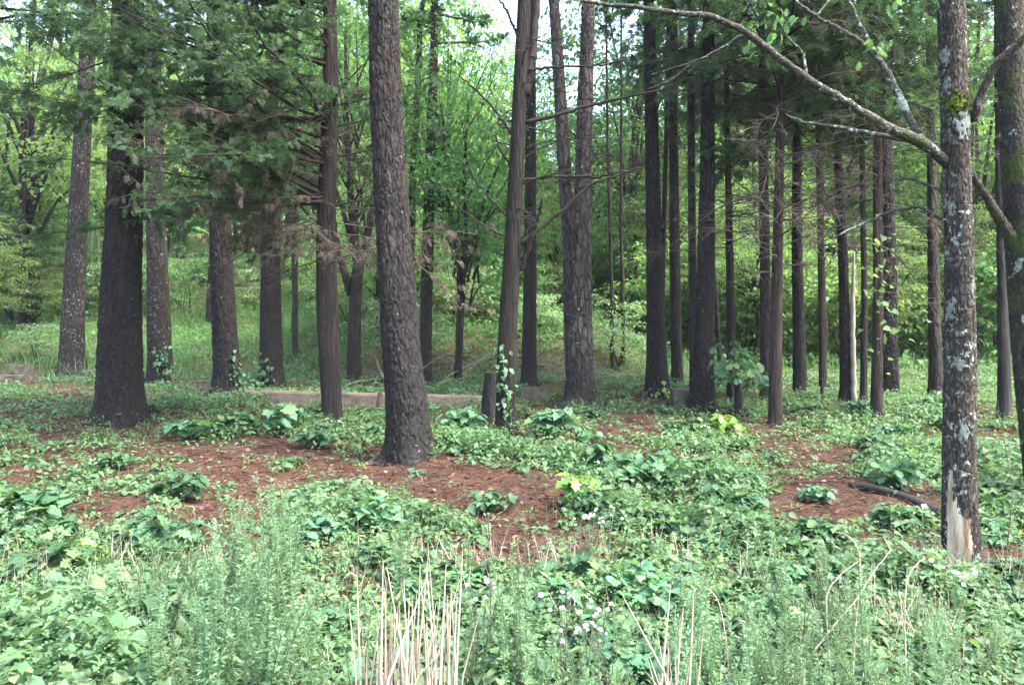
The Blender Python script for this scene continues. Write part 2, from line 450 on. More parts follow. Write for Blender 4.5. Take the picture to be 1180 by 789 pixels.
def trunk_geo(zs, xs, ys, rs, seg, dz, depth, seed, cellw=.07, cellh=.17, flare=.35, flare_h=.45, sink=.35, top_detail=7.0):
    """zs.. coarse polyline (local); plates of bark pressed into the surface"""
    r = rng_(seed)
    z0, z1 = -sink, zs[-1]
    zz = np.concatenate([np.arange(z0, min(top_detail, z1), dz), np.arange(min(top_detail, z1), z1, max(.25, dz)), [z1]])
    px = np.interp(zz, zs, xs); py = np.interp(zz, zs, ys); pr = np.interp(zz, zs, rs)
    def sm(a):
        k = int(.35 / dz)
        if k < 1: return a
        ker = np.ones(2 * k + 1) / (2 * k + 1)
        return np.convolve(np.pad(a, k, 'edge'), ker, 'valid')
    px, py = sm(px), sm(py); pr = sm(pr)
    th = np.arange(seg) * 2 * PI / seg
    T, ZZ = np.meshgrid(th, zz)
    PR = pr[:, None] * np.ones_like(T)
    lob = 1 + .3 * np.sin(T * 3 + seed) + .55 * np.sin(T * 5 + seed * 2.1) * np.exp(-np.maximum(ZZ, 0) / .12) + .3 * np.sin(T * 8 + seed) * np.exp(-np.maximum(ZZ, 0) / .08)
    fl = np.exp(-np.maximum(ZZ, -.1) / (flare_h * .45)) * flare * lob
    rr = PR * (1 + fl) * (1 + .05 * np.sin(2 * T + seed) + .03 * np.sin(3 * T + ZZ * .9 + seed))
    if depth > 0:
        R0 = max(rs[0], .03)
        nc = max(5, int(2 * PI * R0 / cellw)); u = T / (2 * PI) * nc; v = ZZ / cellh
        u = u + (vnoise(u * .8, v * 1.1, seed) - .5) * .8; v = v + (vnoise(u * 1.7, v * .6, seed + 11) - .5) * 1.2
        u = u + (vnoise(u * 3.1, v * 4.3, seed + 12) - .5) * .7; v = v + (vnoise(u * 3.7, v * 3.1, seed + 13) - .5) * .6
        ui = np.floor(u).astype(np.int64); vi = np.floor(v).astype(np.int64)
        f1 = np.full(u.shape, 9.); f2 = f1.copy()
        for a in (-1, 0, 1):
            for b in (-1, 0, 1):
                cu, cv = ui + a, vi + b
                jx = hash2(np.mod(cu, nc), cv, seed); jy = hash2(np.mod(cu, nc), cv, seed + 5)
                d = np.hypot(cu + jx - u, cv + jy - v)
                f2 = np.where(d < f1, f1, np.minimum(f2, d)); f1 = np.minimum(f1, d)
        cr = sst(0, .32, f2 - f1)
        fine = vnoise(u * 5, ZZ * 22, seed + 3) - .5
        fine2 = vnoise(u * 2.3, ZZ * 6, seed + 4) - .5
        rr = rr - depth * .75 * (1 - cr) + depth * .9 * fine + depth * .7 * fine2
    V = np.stack([px[:, None] + rr * np.cos(T), py[:, None] + rr * np.sin(T), ZZ], -1)
    n = len(zz)
    i = np.arange(n - 1)[:, None] * seg; j = np.arange(seg)[None]; j2 = (j + 1) % seg
    q = np.stack([i + j, i + j2, i + seg + j2, i + seg + j], -1).reshape(-1, 4)
    g = Geo()
    V = V.reshape(-1, 3)
    k = len(V); V = np.vstack([V, [px[-1], py[-1], zz[-1]]])
    jj = np.arange(seg)
    g.add(V, q, np.stack([(n - 1) * seg + jj, (n - 1) * seg + (jj + 1) % seg, np.full(seg, k)], -1))
    return g

def px_trunk(pts, H, taper_top=.35):
    """pts: (px, py, width px) bottom first -> base location, distance, local polyline, radii"""
    bx, by = px_ground(pts[0][0], pts[0][1])
    return px_trunk_at(pts, H, bx, by, taper_top)

def px_trunk_at(pts, H, bx, by, taper_top=.35):
    bz = g1(bx, by); d = by
    xs, zs, rs = [], [], []
    for k, (px, py, wd) in enumerate(pts):
        P = px_at(px, py, d)
        xs.append(P[0] - bx); zs.append(P[2] - bz if k else 0.0); rs.append(wd / 2 / FPX * d)
    xs[0] = 0.0
    # beyond the frame: keep the lean, taper to the tip
    if H > zs[-1] + 1:
        s = (xs[-1] - xs[0]) / max(zs[-1], .1) * .6
        xs.append(xs[-1] + s * (H - zs[-1])); zs.append(H); rs.append(rs[-1] * taper_top)
    return (bx, by, bz), np.array(zs), np.array(xs), np.zeros(len(xs)), np.array(rs)

def bough(p0, az, pitch, L, r, n=7, up=.0, wob=.12):
    """a wandering path that bends up or down"""
    P = [np.array(p0, float)]; a, p = az, pitch
    for k in range(n):
        a += r.normal(0, wob); p += up / n + r.normal(0, wob * .6)
        P.append(P[-1] + L / n * np.array([math.cos(a) * math.cos(p), math.sin(a) * math.cos(p), math.sin(p)]))
    return np.array(P)

def pine_crown_mesh():
    r = rng_(77); g = Geo()
    pos, F = [], []
    for k in range(34):
        z = r.uniform(0, 5.5); L = (1 - z / 7) * r.uniform(1.2, 2.6)
        P = bough((0, 0, z), r.uniform(0, 2 * PI), r.uniform(-.05, .5), L, r, 5, .3)
        g.tube(P, np.linspace(.035, .01, len(P)), 4)
        for t in r.uniform(.35, 1, 8):
            q = P[min(int(t * 5), 5)] + r.normal(0, .12, 3)
            nn = 26
            d = r.normal(0, 1, (nn, 3)); d[:, 2] += .4
            pos.append(np.repeat(q[None], nn, 0)); F.append(d)
    pos = np.vstack(pos); F = np.vstack(F)
    g.scat(NARROW, pos, dir_frame(F, r.uniform(0, 6, len(F))), np.stack([r.uniform(.16, .26, len(F)), np.full(len(F), .16), np.full(len(F), .2)], 1))
    return g.mesh('crown', PINE_LEAF)
PINE_CROWN = pine_crown_mesh()

seedc = [100]
def pine(pts, label, H=16, mat=None, seg=72, dz=.03, depth=.014, flare=.35, crown=True, at=None, group=None, name='pine_tree', cellw=.065, cellh=.16, flare_h=.5):
    seedc[0] += 1; sd_ = seedc[0]
    loc, zs, xs, ys, rs = px_trunk(pts, H) if at is None else px_trunk_at(pts, H, *at)
    t = thing(name, label, 'pine tree', loc, group)
    r = rng_(sd_)
    ys = ys + np.interp(zs, [0, H], [0, r.uniform(-.3, .3)])
    obj('trunk', trunk_geo(zs, xs, ys, rs, seg, dz, depth, sd_, cellw, cellh, flare, flare_h), mat or PINE_BARK, t)
    if crown:
        o = link('crown', PINE_CROWN, t, (xs[-1], ys[-1], zs[-1] - 5.5))
        o.rotation_euler = (0, 0, r.uniform(0, 6)); o.scale = (1, 1, 1)
    return t, loc, (zs, xs, ys, rs)

# ---- cedar foliage: feathery sprays along sub-limbs
def spray_tpl(seed=1, nb=11):
    r = rng_(seed); g = Geo()
    P, F, S = [], [], []
    for k in range(nb):
        t = .12 + .88 * k / (nb - 1)
        L = .55 * (1 - .65 * t) * r.uniform(.8, 1.2)
        for s in (-1, 1):
            base = np.array([t, 0, -.12 * t * t])
            d = np.array([.75, s * .75, r.normal(0, .25)]); d /= np.linalg.norm(d)
            P.append(base); F.append(d); S.append((L, .20, .2))
            if k % 2 == 0:
                P.append(base + d * L * .5); F.append(np.array([.95, s * .15, r.normal(0, .3)])); S.append((L * .5, .16, .2))
    P.append(np.array([0., 0, 0])); F.append(np.array([1., 0, -.1])); S.append((1, .14, .2))
    P = np.array(P); F = np.array(F)
    g.scat(KITE_N, P, dir_frame(F, r.normal(0, .5, len(P))), np.array(S))
    return g.tpl()
KITE_N = strip_leaf([0, .45, 1], [0, .22, 0], .2, .1)
SPRAYS = [spray_tpl(s, n) for s, n in ((1, 10), (2, 8), (3, 12))]

def cedar_crown_geo(boughs, seed, spacing=.055, size=(.10, .21), hang=.25, wood=None, dens=1.0, wk=1.0):
    """boughs: list of (p0, az, pitch, L, up). Returns foliage geo; limbs are added to wood"""
    r = rng_(seed); g = Geo()
    allP, allF = [], []
    for (p0, az, pitch, L, up) in boughs:
        P = bough(p0, az, pitch, L, r, 8, up)
        if wood is not None: wood.tube(P, np.linspace((.006 + .0065 * L) * wk, .005, len(P)), 5)
        nsub = int(L / .19 * dens)
        for k in range(nsub):
            t = r.uniform(.12, 1)
            f = t * 8; i0 = min(int(f), 7); q = P[i0] + (P[i0 + 1] - P[i0]) * (f - i0)
            d0 = P[i0 + 1] - P[i0]; a0 = math.atan2(d0[1], d0[0])
            l = r.uniform(.35, .85) * (1.15 - .6 * t) * min(1.3, .5 + L / 3)
            S = bough(q, a0 + r.choice([-1, 1]) * r.uniform(.35, 1.2), r.uniform(-.35, .45), l, r, 4, r.uniform(-.5, .1))
            if wood is not None: wood.tube(S, np.linspace(.006, .0025, len(S)), 3, False)
            ns = max(2, int(l / spacing))
            tt = r.uniform(.15, 1, ns) * 4; ii = np.minimum(tt.astype(int), 3)
            Q = S[ii] + (S[ii + 1] - S[ii]) * (tt - ii)[:, None]
            D = S[ii + 1] - S[ii]; D /= np.linalg.norm(D, axis=1)[:, None] + 1e-9
            D = D * .6 + r.normal(0, .55, (ns, 3)); D[:, 2] -= hang
            allP.append(Q); allF.append(D)
    P = np.vstack(allP); F = np.vstack(allF)
    which = r.integers(0, 3, len(P))
    for k in range(3):
        m = which == k
        s = r.uniform(size[0], size[1], m.sum())
        g.scat(SPRAYS[k], P[m], dir_frame(F[m], r.normal(0, .8, m.sum())), s)
    return g

def twig_geo(starts, seed, seg=3, side=9, r0=.012, droop=-.2, sub=True, geo=None):
    """dead limbs with many fine side twigs. starts: list of (p0, az, pitch, L)"""
    r = rng_(seed); g = geo or Geo()
    for (p0, az, pitch, L) in starts:
        n = 9
        P = bough(p0, az, pitch, L, r, n, droop, .16)
        g.tube(P, np.linspace(r0 * (.5 + .35 * L), .003, n + 1), 5)
        for k in range(int(side * L)):
            t = r.uniform(.2, 1) * n; i0 = min(int(t), n - 1)
            q = P[i0] + (P[i0 + 1] - P[i0]) * (t - i0)
            d0 = P[i0 + 1] - P[i0]; a0 = math.atan2(d0[1], d0[0])
            l = r.uniform(.25, .75) * (1.2 - t / n * .6)
            S = bough(q, a0 + r.choice([-1, 1]) * r.uniform(.4, 1.1), r.normal(0, .35), l, r, 4, droop, .2)
            g.tube(S, np.linspace(.0055, .002, 5), seg, False)
            if sub:
                for h in range(3):
                    q2 = S[r.integers(1, 5)]
                    S2 = bough(q2, a0 + r.normal(0, 1.0), r.normal(-.1, .5), r.uniform(.1, .3), r, 3, -.2, .25)
                    g.tube(S2, np.linspace(.0035, .0015, 4), seg, False)
    return g

def px_limb(g, pts, d0, d1, seg=8, n=24, base=None, wob=.0, seed=1, jit=.12):
    """a limb traced as px points (px, py, width), running from depth d0 to d1"""
    pts = np.array(pts, float); s = np.linspace(0, 1, len(pts))
    ds = d0 + (d1 - d0) * s
    P = np.array([px_at(a, b, d) for (a, b, _), d in zip(pts, ds)])
    rad = pts[:, 2] / 2 / FPX * ds
    Q = smooth_path(np.hstack([P, rad[:, None]]), n)
    r = rng_(seed)
    if wob: Q[1:, :3] += r.normal(0, wob, (n - 1, 3))
    if base is not None: Q[:, :3] -= np.array(base)
    g.tube(Q[:, :3], Q[:, 3] * (1 + jit * (r.random(n) - .5)), seg)
    return Q

# ---------------------------------------------------------------- the pines and cedars of the near wood
T = {}
def reg(k, res): T[k] = res; return res

reg('t82', pine([(82, 432, 27), (84, 350, 23), (88, 260, 20), (95, 100, 17), (100, 0, 15)],
    'pine with white flecked bark beside the two low concrete blocks', H=17, mat=PINE_RED, dz=.05, seg=56))
reg('t138', pine([(137, 487, 54), (138, 455, 49), (139, 400, 46), (141, 330, 42), (145, 250, 38), (150, 0, 33)],
    'thick black pine with flared base, left of the flecked twin trunks', H=17, seg=120, dz=.02, depth=.024, flare=.24, flare_h=.42, cellw=.07, cellh=.17))
reg('t180', pine([(183, 446, 24), (180, 300, 20), (177, 150, 17), (177, 50, 14)],
    'slender pine with pale flecks just right of the thick black pine', H=16, mat=PINE_RED, dz=.05, seg=56))
reg('t258', pine([(264, 456, 33), (260, 400, 30), (254, 300, 26), (248, 100, 24), (248, 0, 22)],
    'pine leaning slightly left with grey stripe, ivy at its base by short concrete block', H=17, mat=PINE_BARK, dz=.03, seg=80))
reg('t312', pine([(313, 445, 28), (311, 300, 23), (317, 100, 20), (318, 0, 18)],
    'upright grey-topped pine with blackened foot growing behind end of long concrete kerb', H=17, dz=.035, seg=72))
reg('t475', pine([(474, 531, 55), (471, 500, 51), (466, 440, 48), (461, 400, 45), (456, 320, 43), (451, 250, 40), (443, 100, 37), (441, 0, 35)],
    'largest dark pine leaning left, its flared foot on bare red needles', H=17, seg=150, dz=.016, depth=.018, flare=.42, flare_h=.38, cellw=.055, cellh=.15))
reg('t495', pine([(489, 443, 15), (491, 350, 14), (494, 250, 13), (497, 150, 11), (500, 50, 9)],
    'thin curving pine directly behind the largest dark pine', H=13, mat=DARK_BARK, dz=.06, seg=40, depth=.008))
reg('t609', pine([(609, 447, 17), (611, 300, 14), (612, 100, 11), (612, 0, 10)],
    'straight black narrow pine rising behind the concrete footing', H=17, mat=PINE_BARK, dz=.05, seg=48))
reg('t668', pine([(668, 470, 35), (668, 430, 29), (669, 350, 25), (672, 250, 20), (674, 120, 17), (678, 0, 14)],
    'grey pine with pale plates and wide splayed foot, taller of joined pair', H=17, mat=PINE_GREY, seg=110, dz=.022, depth=.02, flare=.42, flare_h=.5, cellw=.06, cellh=.15))
b668 = T['t668'][1]
reg('t650', pine([(660, 462, 20), (659, 380, 19), (657, 280, 16), (648, 150, 15), (639, 0, 12)],
    'grey pine crooked to the left, half hidden behind the splayed foot pine', H=16, mat=PINE_GREY, seg=60, dz=.04, at=(b668[0] * 1.03 - .04, b668[1] + .55)))
reg('t755', pine([(758, 458, 27), (756, 380, 22), (754, 300, 19), (750, 150, 16), (747, 0, 13)],
    'dark pine with grey upper stem beside the small concrete stub', H=17, seg=72, dz=.035))
reg('t781', pine([(781, 448, 14), (777, 300, 13), (775, 150, 11), (775, 0, 9)],
    'narrow dark pine in shade behind the square concrete block', H=15, mat=DARK_BARK, seg=40, dz=.06, depth=.008))
reg('t810', pine([(809, 474, 30), (810, 430, 25), (812, 350, 22), (814, 200, 17), (815, 0, 14)],
    'pine with pale stripped groove up its dark scorched stem, right of concrete block', H=17, mat=PINE_BARK, seg=90, dz=.025, cellw=.04, cellh=.5, depth=.018))
reg('t798', pine([(800, 452, 10), (798, 280, 9), (797, 120, 8), (797, 0, 7)],
    'thin black pine half hidden by the grooved pine', H=14, mat=DARK_BARK, seg=36, dz=.07, depth=.006))
reg('t882', pine([(883, 458, 13), (882, 300, 11), (880, 150, 10), (880, 0, 8)],
    'black pine stem right behind the smooth reddish cedar', H=14, mat=DARK_BARK, seg=40, dz=.06, depth=.008))
reg('t921', pine([(922, 460, 15), (920, 380, 13), (918, 300, 12), (917, 150, 9), (917, 0, 7)],
    'pine with sooty lower stem next to the burnt post stub', H=15, mat=PINE_BARK, seg=48, dz=.05))
reg('t974', pine([(975, 465, 13), (973, 300, 11), (966, 150, 9), (962, 0, 7)],
    'leaning slim pine with pale barkless snag against its right side', H=14, mat=PINE_BARK, seg=44, dz=.05))
reg('t1026', pine([(1025, 458, 20), (1026, 300, 17), (1022, 150, 15), (1020, 0, 13)],
    'stout dark pine just behind the vine covered cedar', H=16, mat=PINE_RED, seg=60, dz=.045))
reg('t1079', pine([(1079, 462, 16), (1077, 300, 13), (1076, 150, 10), (1075, 0, 8)],
    'dark pine peeking out left of the lichen spotted oak', H=15, mat=DARK_BARK, seg=48, dz=.05, depth=.01))
reg('t1157', pine([(1158, 488, 15), (1157, 330, 12), (1155, 200, 10), (1154, 0, 8)],
    'jet black trunk between lichen spotted oak and mossy tree', H=14, mat=CHAR, seg=44, dz=.05, depth=.01))

# ---- cedars
def cedar(pts, label, H=11, mat=None, seg=64, dz=.03, depth=.005, flare=.3, at=None, cellw=.02, cellh=.8, group=None):
    seedc[0] += 1; sd_ = seedc[0]
    loc, zs, xs, ys, rs = px_trunk(pts, H, .15) if at is None else px_trunk_at(pts, H, *at, .15)
    t = thing('cedar_tree', label, 'cedar tree', loc, group)
    obj('trunk', trunk_geo(zs, xs, ys, rs, seg, dz, depth, sd_, cellw, cellh, flare, .3), mat or CEDAR_BARK, t)
    return t, loc, (zs, xs, ys, rs)

def on_trunk(tr, z):
    zs, xs, ys, rs = tr
    return np.array([np.interp(z, zs, xs), np.interp(z, zs, ys), z])

# T6: the cedar whose long boughs sweep left across the picture
t380, l380, tr380 = reg('t380', cedar([(383, 492, 21), (380, 420, 23), (377, 350, 24), (376, 260, 21), (381, 100, 17), (380, 0, 14)],
    'dark cedar with long green boughs sweeping left over the pines', H=10.5, mat=CEDAR_BARK))
r = rng_(11); bl = []
for k in range(104):
    z = r.uniform(3.1, 8.2)
    az = r.normal(PI * 1.14, .48) if k < 84 else r.uniform(0, 2 * PI)
    L = r.uniform(2.2, 5.1) * (1.12 - .05 * z) if k < 84 else r.uniform(.8, 1.8)
    bl.append((on_trunk(tr380, z), az, r.uniform(-.12, .42), max(.7, L), r.uniform(-.3, .1)))
wood = Geo()
fol = cedar_crown_geo(bl, 12, wood=wood, size=(.05, .125), spacing=.028)
obj('crown', fol, CEDAR_LEAF, t380)
obj('limbs', wood, TWIGD, t380)
# dead grey sprays under the live boughs
dl = []
for k in range(20):
    z = r.uniform(2.5, 4.2); az = r.normal(PI * 1.10, .7) if k < 17 else r.uniform(-1.2, .6)
    dl.append((on_trunk(tr380, z), az, r.uniform(-.25, .2), r.uniform(1.2, 3.0), -.2))
wood = Geo()
dead = cedar_crown_geo(dl, 13, size=(.04, .12), hang=1.3, wood=wood, dens=1.0, spacing=.05, wk=.4)
obj('dead_foliage', dead, DEAD_SPRAY, t380)
tw = twig_geo([(on_trunk(tr380, r.uniform(2.2, 5)), r.uniform(0, 6.28), r.uniform(-.2, .4), r.uniform(.7, 1.8)) for k in range(22)], 14)
wood.v += [v for v in tw.v]; 
for q in tw.q: wood.q.append(q + wood.n)
for q in tw.t: wood.t.append(q + wood.n)
wood.n += tw.n
obj('dead_branches', wood, TWIG, t380)

# a cedar whose trunk stands just outside the left edge, its boughs reach in at the top
def free_cedar(x, y, label, H, nb, zlo, Lr, seed, az0=None, spread=3.2, rtrunk=.13, dead=10, size=(.10, .2), dens=1.0, group=None):
    z0 = g1(x, y); r = rng_(seed)
    t = thing('cedar_tree', label, 'cedar tree', (x, y, z0), group)
    zs = np.array([0, H * .5, H]); xs = np.array([0, r.normal(0, .1), r.normal(0, .2)]); ys = np.array([0, r.normal(0, .1), r.normal(0, .2)])
    rs = np.array([rtrunk, rtrunk * .65, .02])
    tr = (zs, xs, ys, rs)
    obj('trunk', trunk_geo(zs, xs, ys, rs, 24, .08, .006, seed, .03, .6, .3, .3), CEDAR_BARK, t)
    bl = []
    for k in range(nb):
        z = r.uniform(zlo, H * .97)
        az = r.uniform(0, 2 * PI) if az0 is None else r.normal(az0, spread)
        bl.append((on_trunk(tr, z), az, r.uniform(-.1, .5), max(.4, r.uniform(*Lr) * (1.1 - .8 * (z - zlo) / (H - zlo))), r.uniform(-.25, .15)))
    wood = Geo()
    obj('crown', cedar_crown_geo(bl, seed + 1, wood=wood, size=size, dens=dens), CEDAR_LEAF, t)
    obj('limbs', wood, TWIGD, t)
    if dead:
        obj('dead_branches', twig_geo([(on_trunk(tr, r.uniform(zlo * .45, zlo * 1.1)), r.uniform(0, 6.28), r.uniform(-.2, .3), r.uniform(.6, 1.6)) for k in range(dead)], seed + 2), TWIG, t)
    return t
free_cedar(-7.6, 10.2, 'cedar at the left edge with dark boughs hanging over the top corner', 10, 50, 4.9, (1.4, 3.2), 31, -.1, .8, size=(.07, .16), dens=1.5)

# T11: the two-stemmed dark cedar with bare crooked limbs
t580, l580, tr580 = reg('t580', cedar([(584, 499, 25), (583, 478, 23), (583, 430, 22), (588, 330, 20), (590, 300, 19), (597, 150, 16), (604, 0, 15)],
    'cedar with crooked bare limbs, scorched foot beside the charred stump', H=9.5, seg=90, dz=.025))
lg = Geo(); d = l580[1]
for k, pts in enumerate([
    [(600, 312, 9), (612, 275, 8), (622, 245, 6), (626, 228, 4)],
    [(598, 282, 7), (640, 250, 6), (680, 212, 5), (740, 192, 3)],
    [(600, 208, 5), (640, 203, 5), (690, 205, 4), (720, 196, 2)],
    [(603, 142, 7), (650, 130, 6), (700, 117, 5), (760, 104, 4), (800, 88, 2)],
    [(603, 82, 5), (640, 77, 4), (690, 76, 3), (720, 70, 2)],
    [(606, 110, 11), (614, 60, 10), (618, 20, 9), (622, -60, 7)],
    [(596, 40, 5), (585, 15, 4), (572, -6, 3)],
    [(590, 155, 5), (570, 125, 4), (545, 100, 3), (530, 88, 2)],
    [(586, 250, 4), (560, 225, 3), (540, 195, 3), (518, 170, 2)],
    [(588, 190, 4), (575, 172, 3), (571, 155, 2)],
    [(592, 275, 4), (560, 262, 3), (530, 240, 2), (515, 215, 2)]]):
    px_limb(lg, [(a, b, c * (.72 if k != 5 else 1)) for a, b, c in pts], d, d + (.25 if k % 2 else -.35), 7, 30, l580, .008, k)
obj('bare_limbs', lg, TWIGD, t580)
r = rng_(15)
obj('dead_branches', twig_geo([(on_trunk(tr580, r.uniform(2.2, 6)), r.uniform(0, 6.28), r.uniform(-.3, .5), r.uniform(.6, 1.6)) for k in range(18)], 16, side=5), TWIGD, t580)
fol = cedar_crown_geo([(on_trunk(tr580, z), r.uniform(0, 6.28), r.uniform(0, .5), r.uniform(.6, 1.4), 0) for z in r.uniform(7, 9.4, 16)], 17)
obj('crown', fol, CEDAR_LEAF, t580)

# T19 and its neighbours on the right: bare below, green high up
def right_cedar(key, pts, label, H, seed, mat, ndead, zd, ncrown, zc, Lc=(1.0, 2.4), Ld=(.8, 2.0), seg=44):
    t, l, tr = reg(key, cedar(pts, label, H=H, mat=mat, seg=seg, dz=.04, depth=.006))
    r = rng_(seed)
    obj('dead_branches', twig_geo([(on_trunk(tr, r.uniform(*zd)), r.uniform(0, 6.28), r.uniform(-.25, .35), r.uniform(*Ld)) for k in range(ndead)], seed + 1, side=8), TWIG, t)
    wood = Geo()
    fol = cedar_crown_geo([(on_trunk(tr, z), r.uniform(0, 6.28), r.uniform(-.1, .5), r.uniform(*Lc), r.uniform(-.3, .1)) for z in r.uniform(zc - .9, H * .97, int(ncrown * 1.7))], seed + 2, wood=wood)
    obj('crown', fol, CEDAR_LEAF, t); obj('limbs', wood, TWIGD, t)
    return t, l, tr
right_cedar('t895', [(893, 490, 15), (894, 400, 14), (897, 250, 11), (900, 100, 9), (898, 0, 8)],
    'smooth reddish cedar pole standing in front of the black pine stem', 9.5, 41, RED_CEDAR, 46, (2.1, 6.2), 34, 5.3)
right_cedar('t843', [(843, 462, 11), (841, 300, 9), (838, 150, 7), (836, 0, 6)],
    'slim brown cedar behind the leafy oak sapling', 10, 44, CEDAR_BARK, 44, (2.6, 6.5), 30, 6.0)
right_cedar('t1010', [(1010, 481, 14), (1012, 350, 12), (1011, 150, 10), (1010, 0, 8)],
    'reddish cedar with grape vine leaves hanging on its stem', 9.5, 47, RED_CEDAR, 36, (2.4, 6), 32, 5.2)
right_cedar('t994', [(995, 468, 8), (996, 330, 7), (993, 150, 6), (990, 0, 4)],
    'thin brown cedar between the barkless snag and the vine covered cedar', 9, 50, CEDAR_BARK, 26, (3, 6), 18, 5.8)
right_cedar('t945', [(948, 452, 8), (946, 300, 7), (943, 150, 6), (940, 0, 5)],
    'thin shaded cedar standing behind the burnt post stub', 10, 53, CEDAR_BARK, 30, (2.5, 6.5), 24, 6.0)
right_cedar('t830', [(760, 440, 7), (764, 300, 6), (768, 150, 5), (770, 0, 4)],
    'thin far cedar just right of the pine by the concrete stub', 11, 56, CEDAR_BARK, 34, (2.5, 7), 26, 6.6)

# pale snag beside t974
x, y = T['t974'][1][:2]
g = Geo()
px_limb(g, [(984, 465, 6), (983, 400, 6), (983, 340, 5), (984, 290, 2)], y - .12, y - .05, 10, 30, None, .004, 3)
tag(obj('dead_snag', g, LIMB), 'pale barkless dead snag against slim leaning pine', 'snag')

# ---- T27: the lichen spotted oak, scarred at its foot
loc, zs, xs, ys, rs = px_trunk([(1110, 657, 42), (1106, 600, 38), (1105, 550, 36), (1107, 400, 34), (1105, 250, 30), (1099, 100, 30), (1096, 0, 30)], 9, .5)
oak = thing('oak_tree', 'oak spotted with pale lichen, bare wood scar at its foot', 'oak tree', loc)
oargs = (61, .022, .05, .22, .35)
og = trunk_geo(zs, xs, ys, rs, 130, .014, .008, *oargs, top_detail=4.6)
def wound(q, V, grow):
    c = V[q].mean(1); ac = math.atan2(-loc[1], -loc[0])
    A = (np.arctan2(c[:, 1], c[:, 0] - np.interp(c[:, 2], zs, xs)) - ac + PI) % (2 * PI) - PI
    v = c[:, 2] / .72
    left = np.interp(v, [0, .3, .7, 1.0], [-.75, -.85, -.80, -.62]); right = np.interp(v, [0, .3, .56, .60, .75, 1.0], [.35, .62, .58, -.12, -.28, -.5])
    n = (fbm(A * 5, c[:, 2] * 9, 5, 4) - .5) * .55 + (vnoise(A * 16, c[:, 2] * 5, 8) - .5) * .16
    return (A > left + n * .6 - grow) & (A < right + n + grow) & (v > -.05 - grow) & (v < 1 + n * .25 + grow * .3)
V = np.vstack(og.v); q = og.q[0]
og.q[0] = q[~wound(q, V, 0)]
obj('trunk', og, OAK_BARK, oak)
wg = trunk_geo(zs, xs, ys, rs * .965, 130, .014, .0022, 61, .012, .6, .22, .35, top_detail=4.6)
V = np.vstack(wg.v); q = wg.q[0]; q = q[wound(q, V, .09)]
used, inv = np.unique(q, return_inverse=True)
WG = Geo().add(V[used], inv.reshape(-1, 4))
d = loc[1]
LI = []
limbs = [[(1092, 188, 17), (1060, 162, 18), (1020, 146, 16), (975, 118, 14), (930, 92, 13), (890, 60, 12), (855, 34, 10), (820, 19, 9), (770, 14, 8), (690, 4, 6), (640, -4, 4)],
         [(1078, 178, 14), (1055, 150, 12), (1035, 110, 11), (1015, 70, 10), (985, 42, 7), (950, 25, 6), (915, 2, 5), (890, -25, 4)],
         [(1050, 162, 8), (1015, 156, 8), (975, 148, 6), (925, 141, 5), (905, 132, 3)],
         [(1014, 72, 6), (1000, 45, 5), (985, 15, 4), (970, -20, 3)],
         [(1122, 140, 12), (1130, 110, 12), (1146, 75, 12), (1168, 55, 12), (1200, 25, 11)],
         [(1092, 190, 12), (1086, 215, 9), (1090, 245, 11)]]
for k, pts in enumerate(limbs):
    g = Geo()
    px_limb(g, [(a, b, c * .75) for a, b, c in pts], d, d + [-.7, .9, .4, .7, -.3, 0][k], 12, 60 if k < 2 else 30, loc, .0035, k + 5)
    LI.append(obj('limb', g, LIMB_BARK if k != 4 else OAK_BARK, oak))
for k, (li, pts) in enumerate([(0, [(860, 38, 5), (835, 55, 4), (800, 72, 3), (775, 92, 2.4), (745, 104, 1.2)]), (0, [(815, 66, 2.5), (780, 78, 2), (750, 86, 1)]),
     (5, [(1090, 255, 5), (1060, 238, 4), (1030, 242, 3.4), (985, 262, 2.4), (950, 278, 1.2)]),
     (5, [(1084, 220, 4), (1050, 205, 3), (1020, 210, 1.4)]), (1, [(940, 20, 3), (960, -5, 2), (985, -30, 1.4)]), (0, [(930, 92, 4), (925, 60, 3), (905, 40, 1.2)])]):
    g = Geo(); px_limb(g, pts, d, d + .3, 6, 26, loc, .003, k + 30)
    obj('twig', g, LIMB_BARK, LI[li])
for a, b, n_ in ((868, 26, 12), (905, 14, 12), (880, 44, 8), (1004, 60, 8), (1046, 8, 10)):
    P = px_at(a, b, d + .1) - np.array(loc); r = rng_(int(a)); g = Geo()
    g.scat(LOBED, P + r.normal(0, .07, (n_, 3)), orient(r.uniform(0, 6.28, n_), r.normal(-.6, .4, n_), r.normal(0, .5, n_)), r.uniform(.05, .10, n_))
    obj('leaves', g, LEAF_MID, oak)
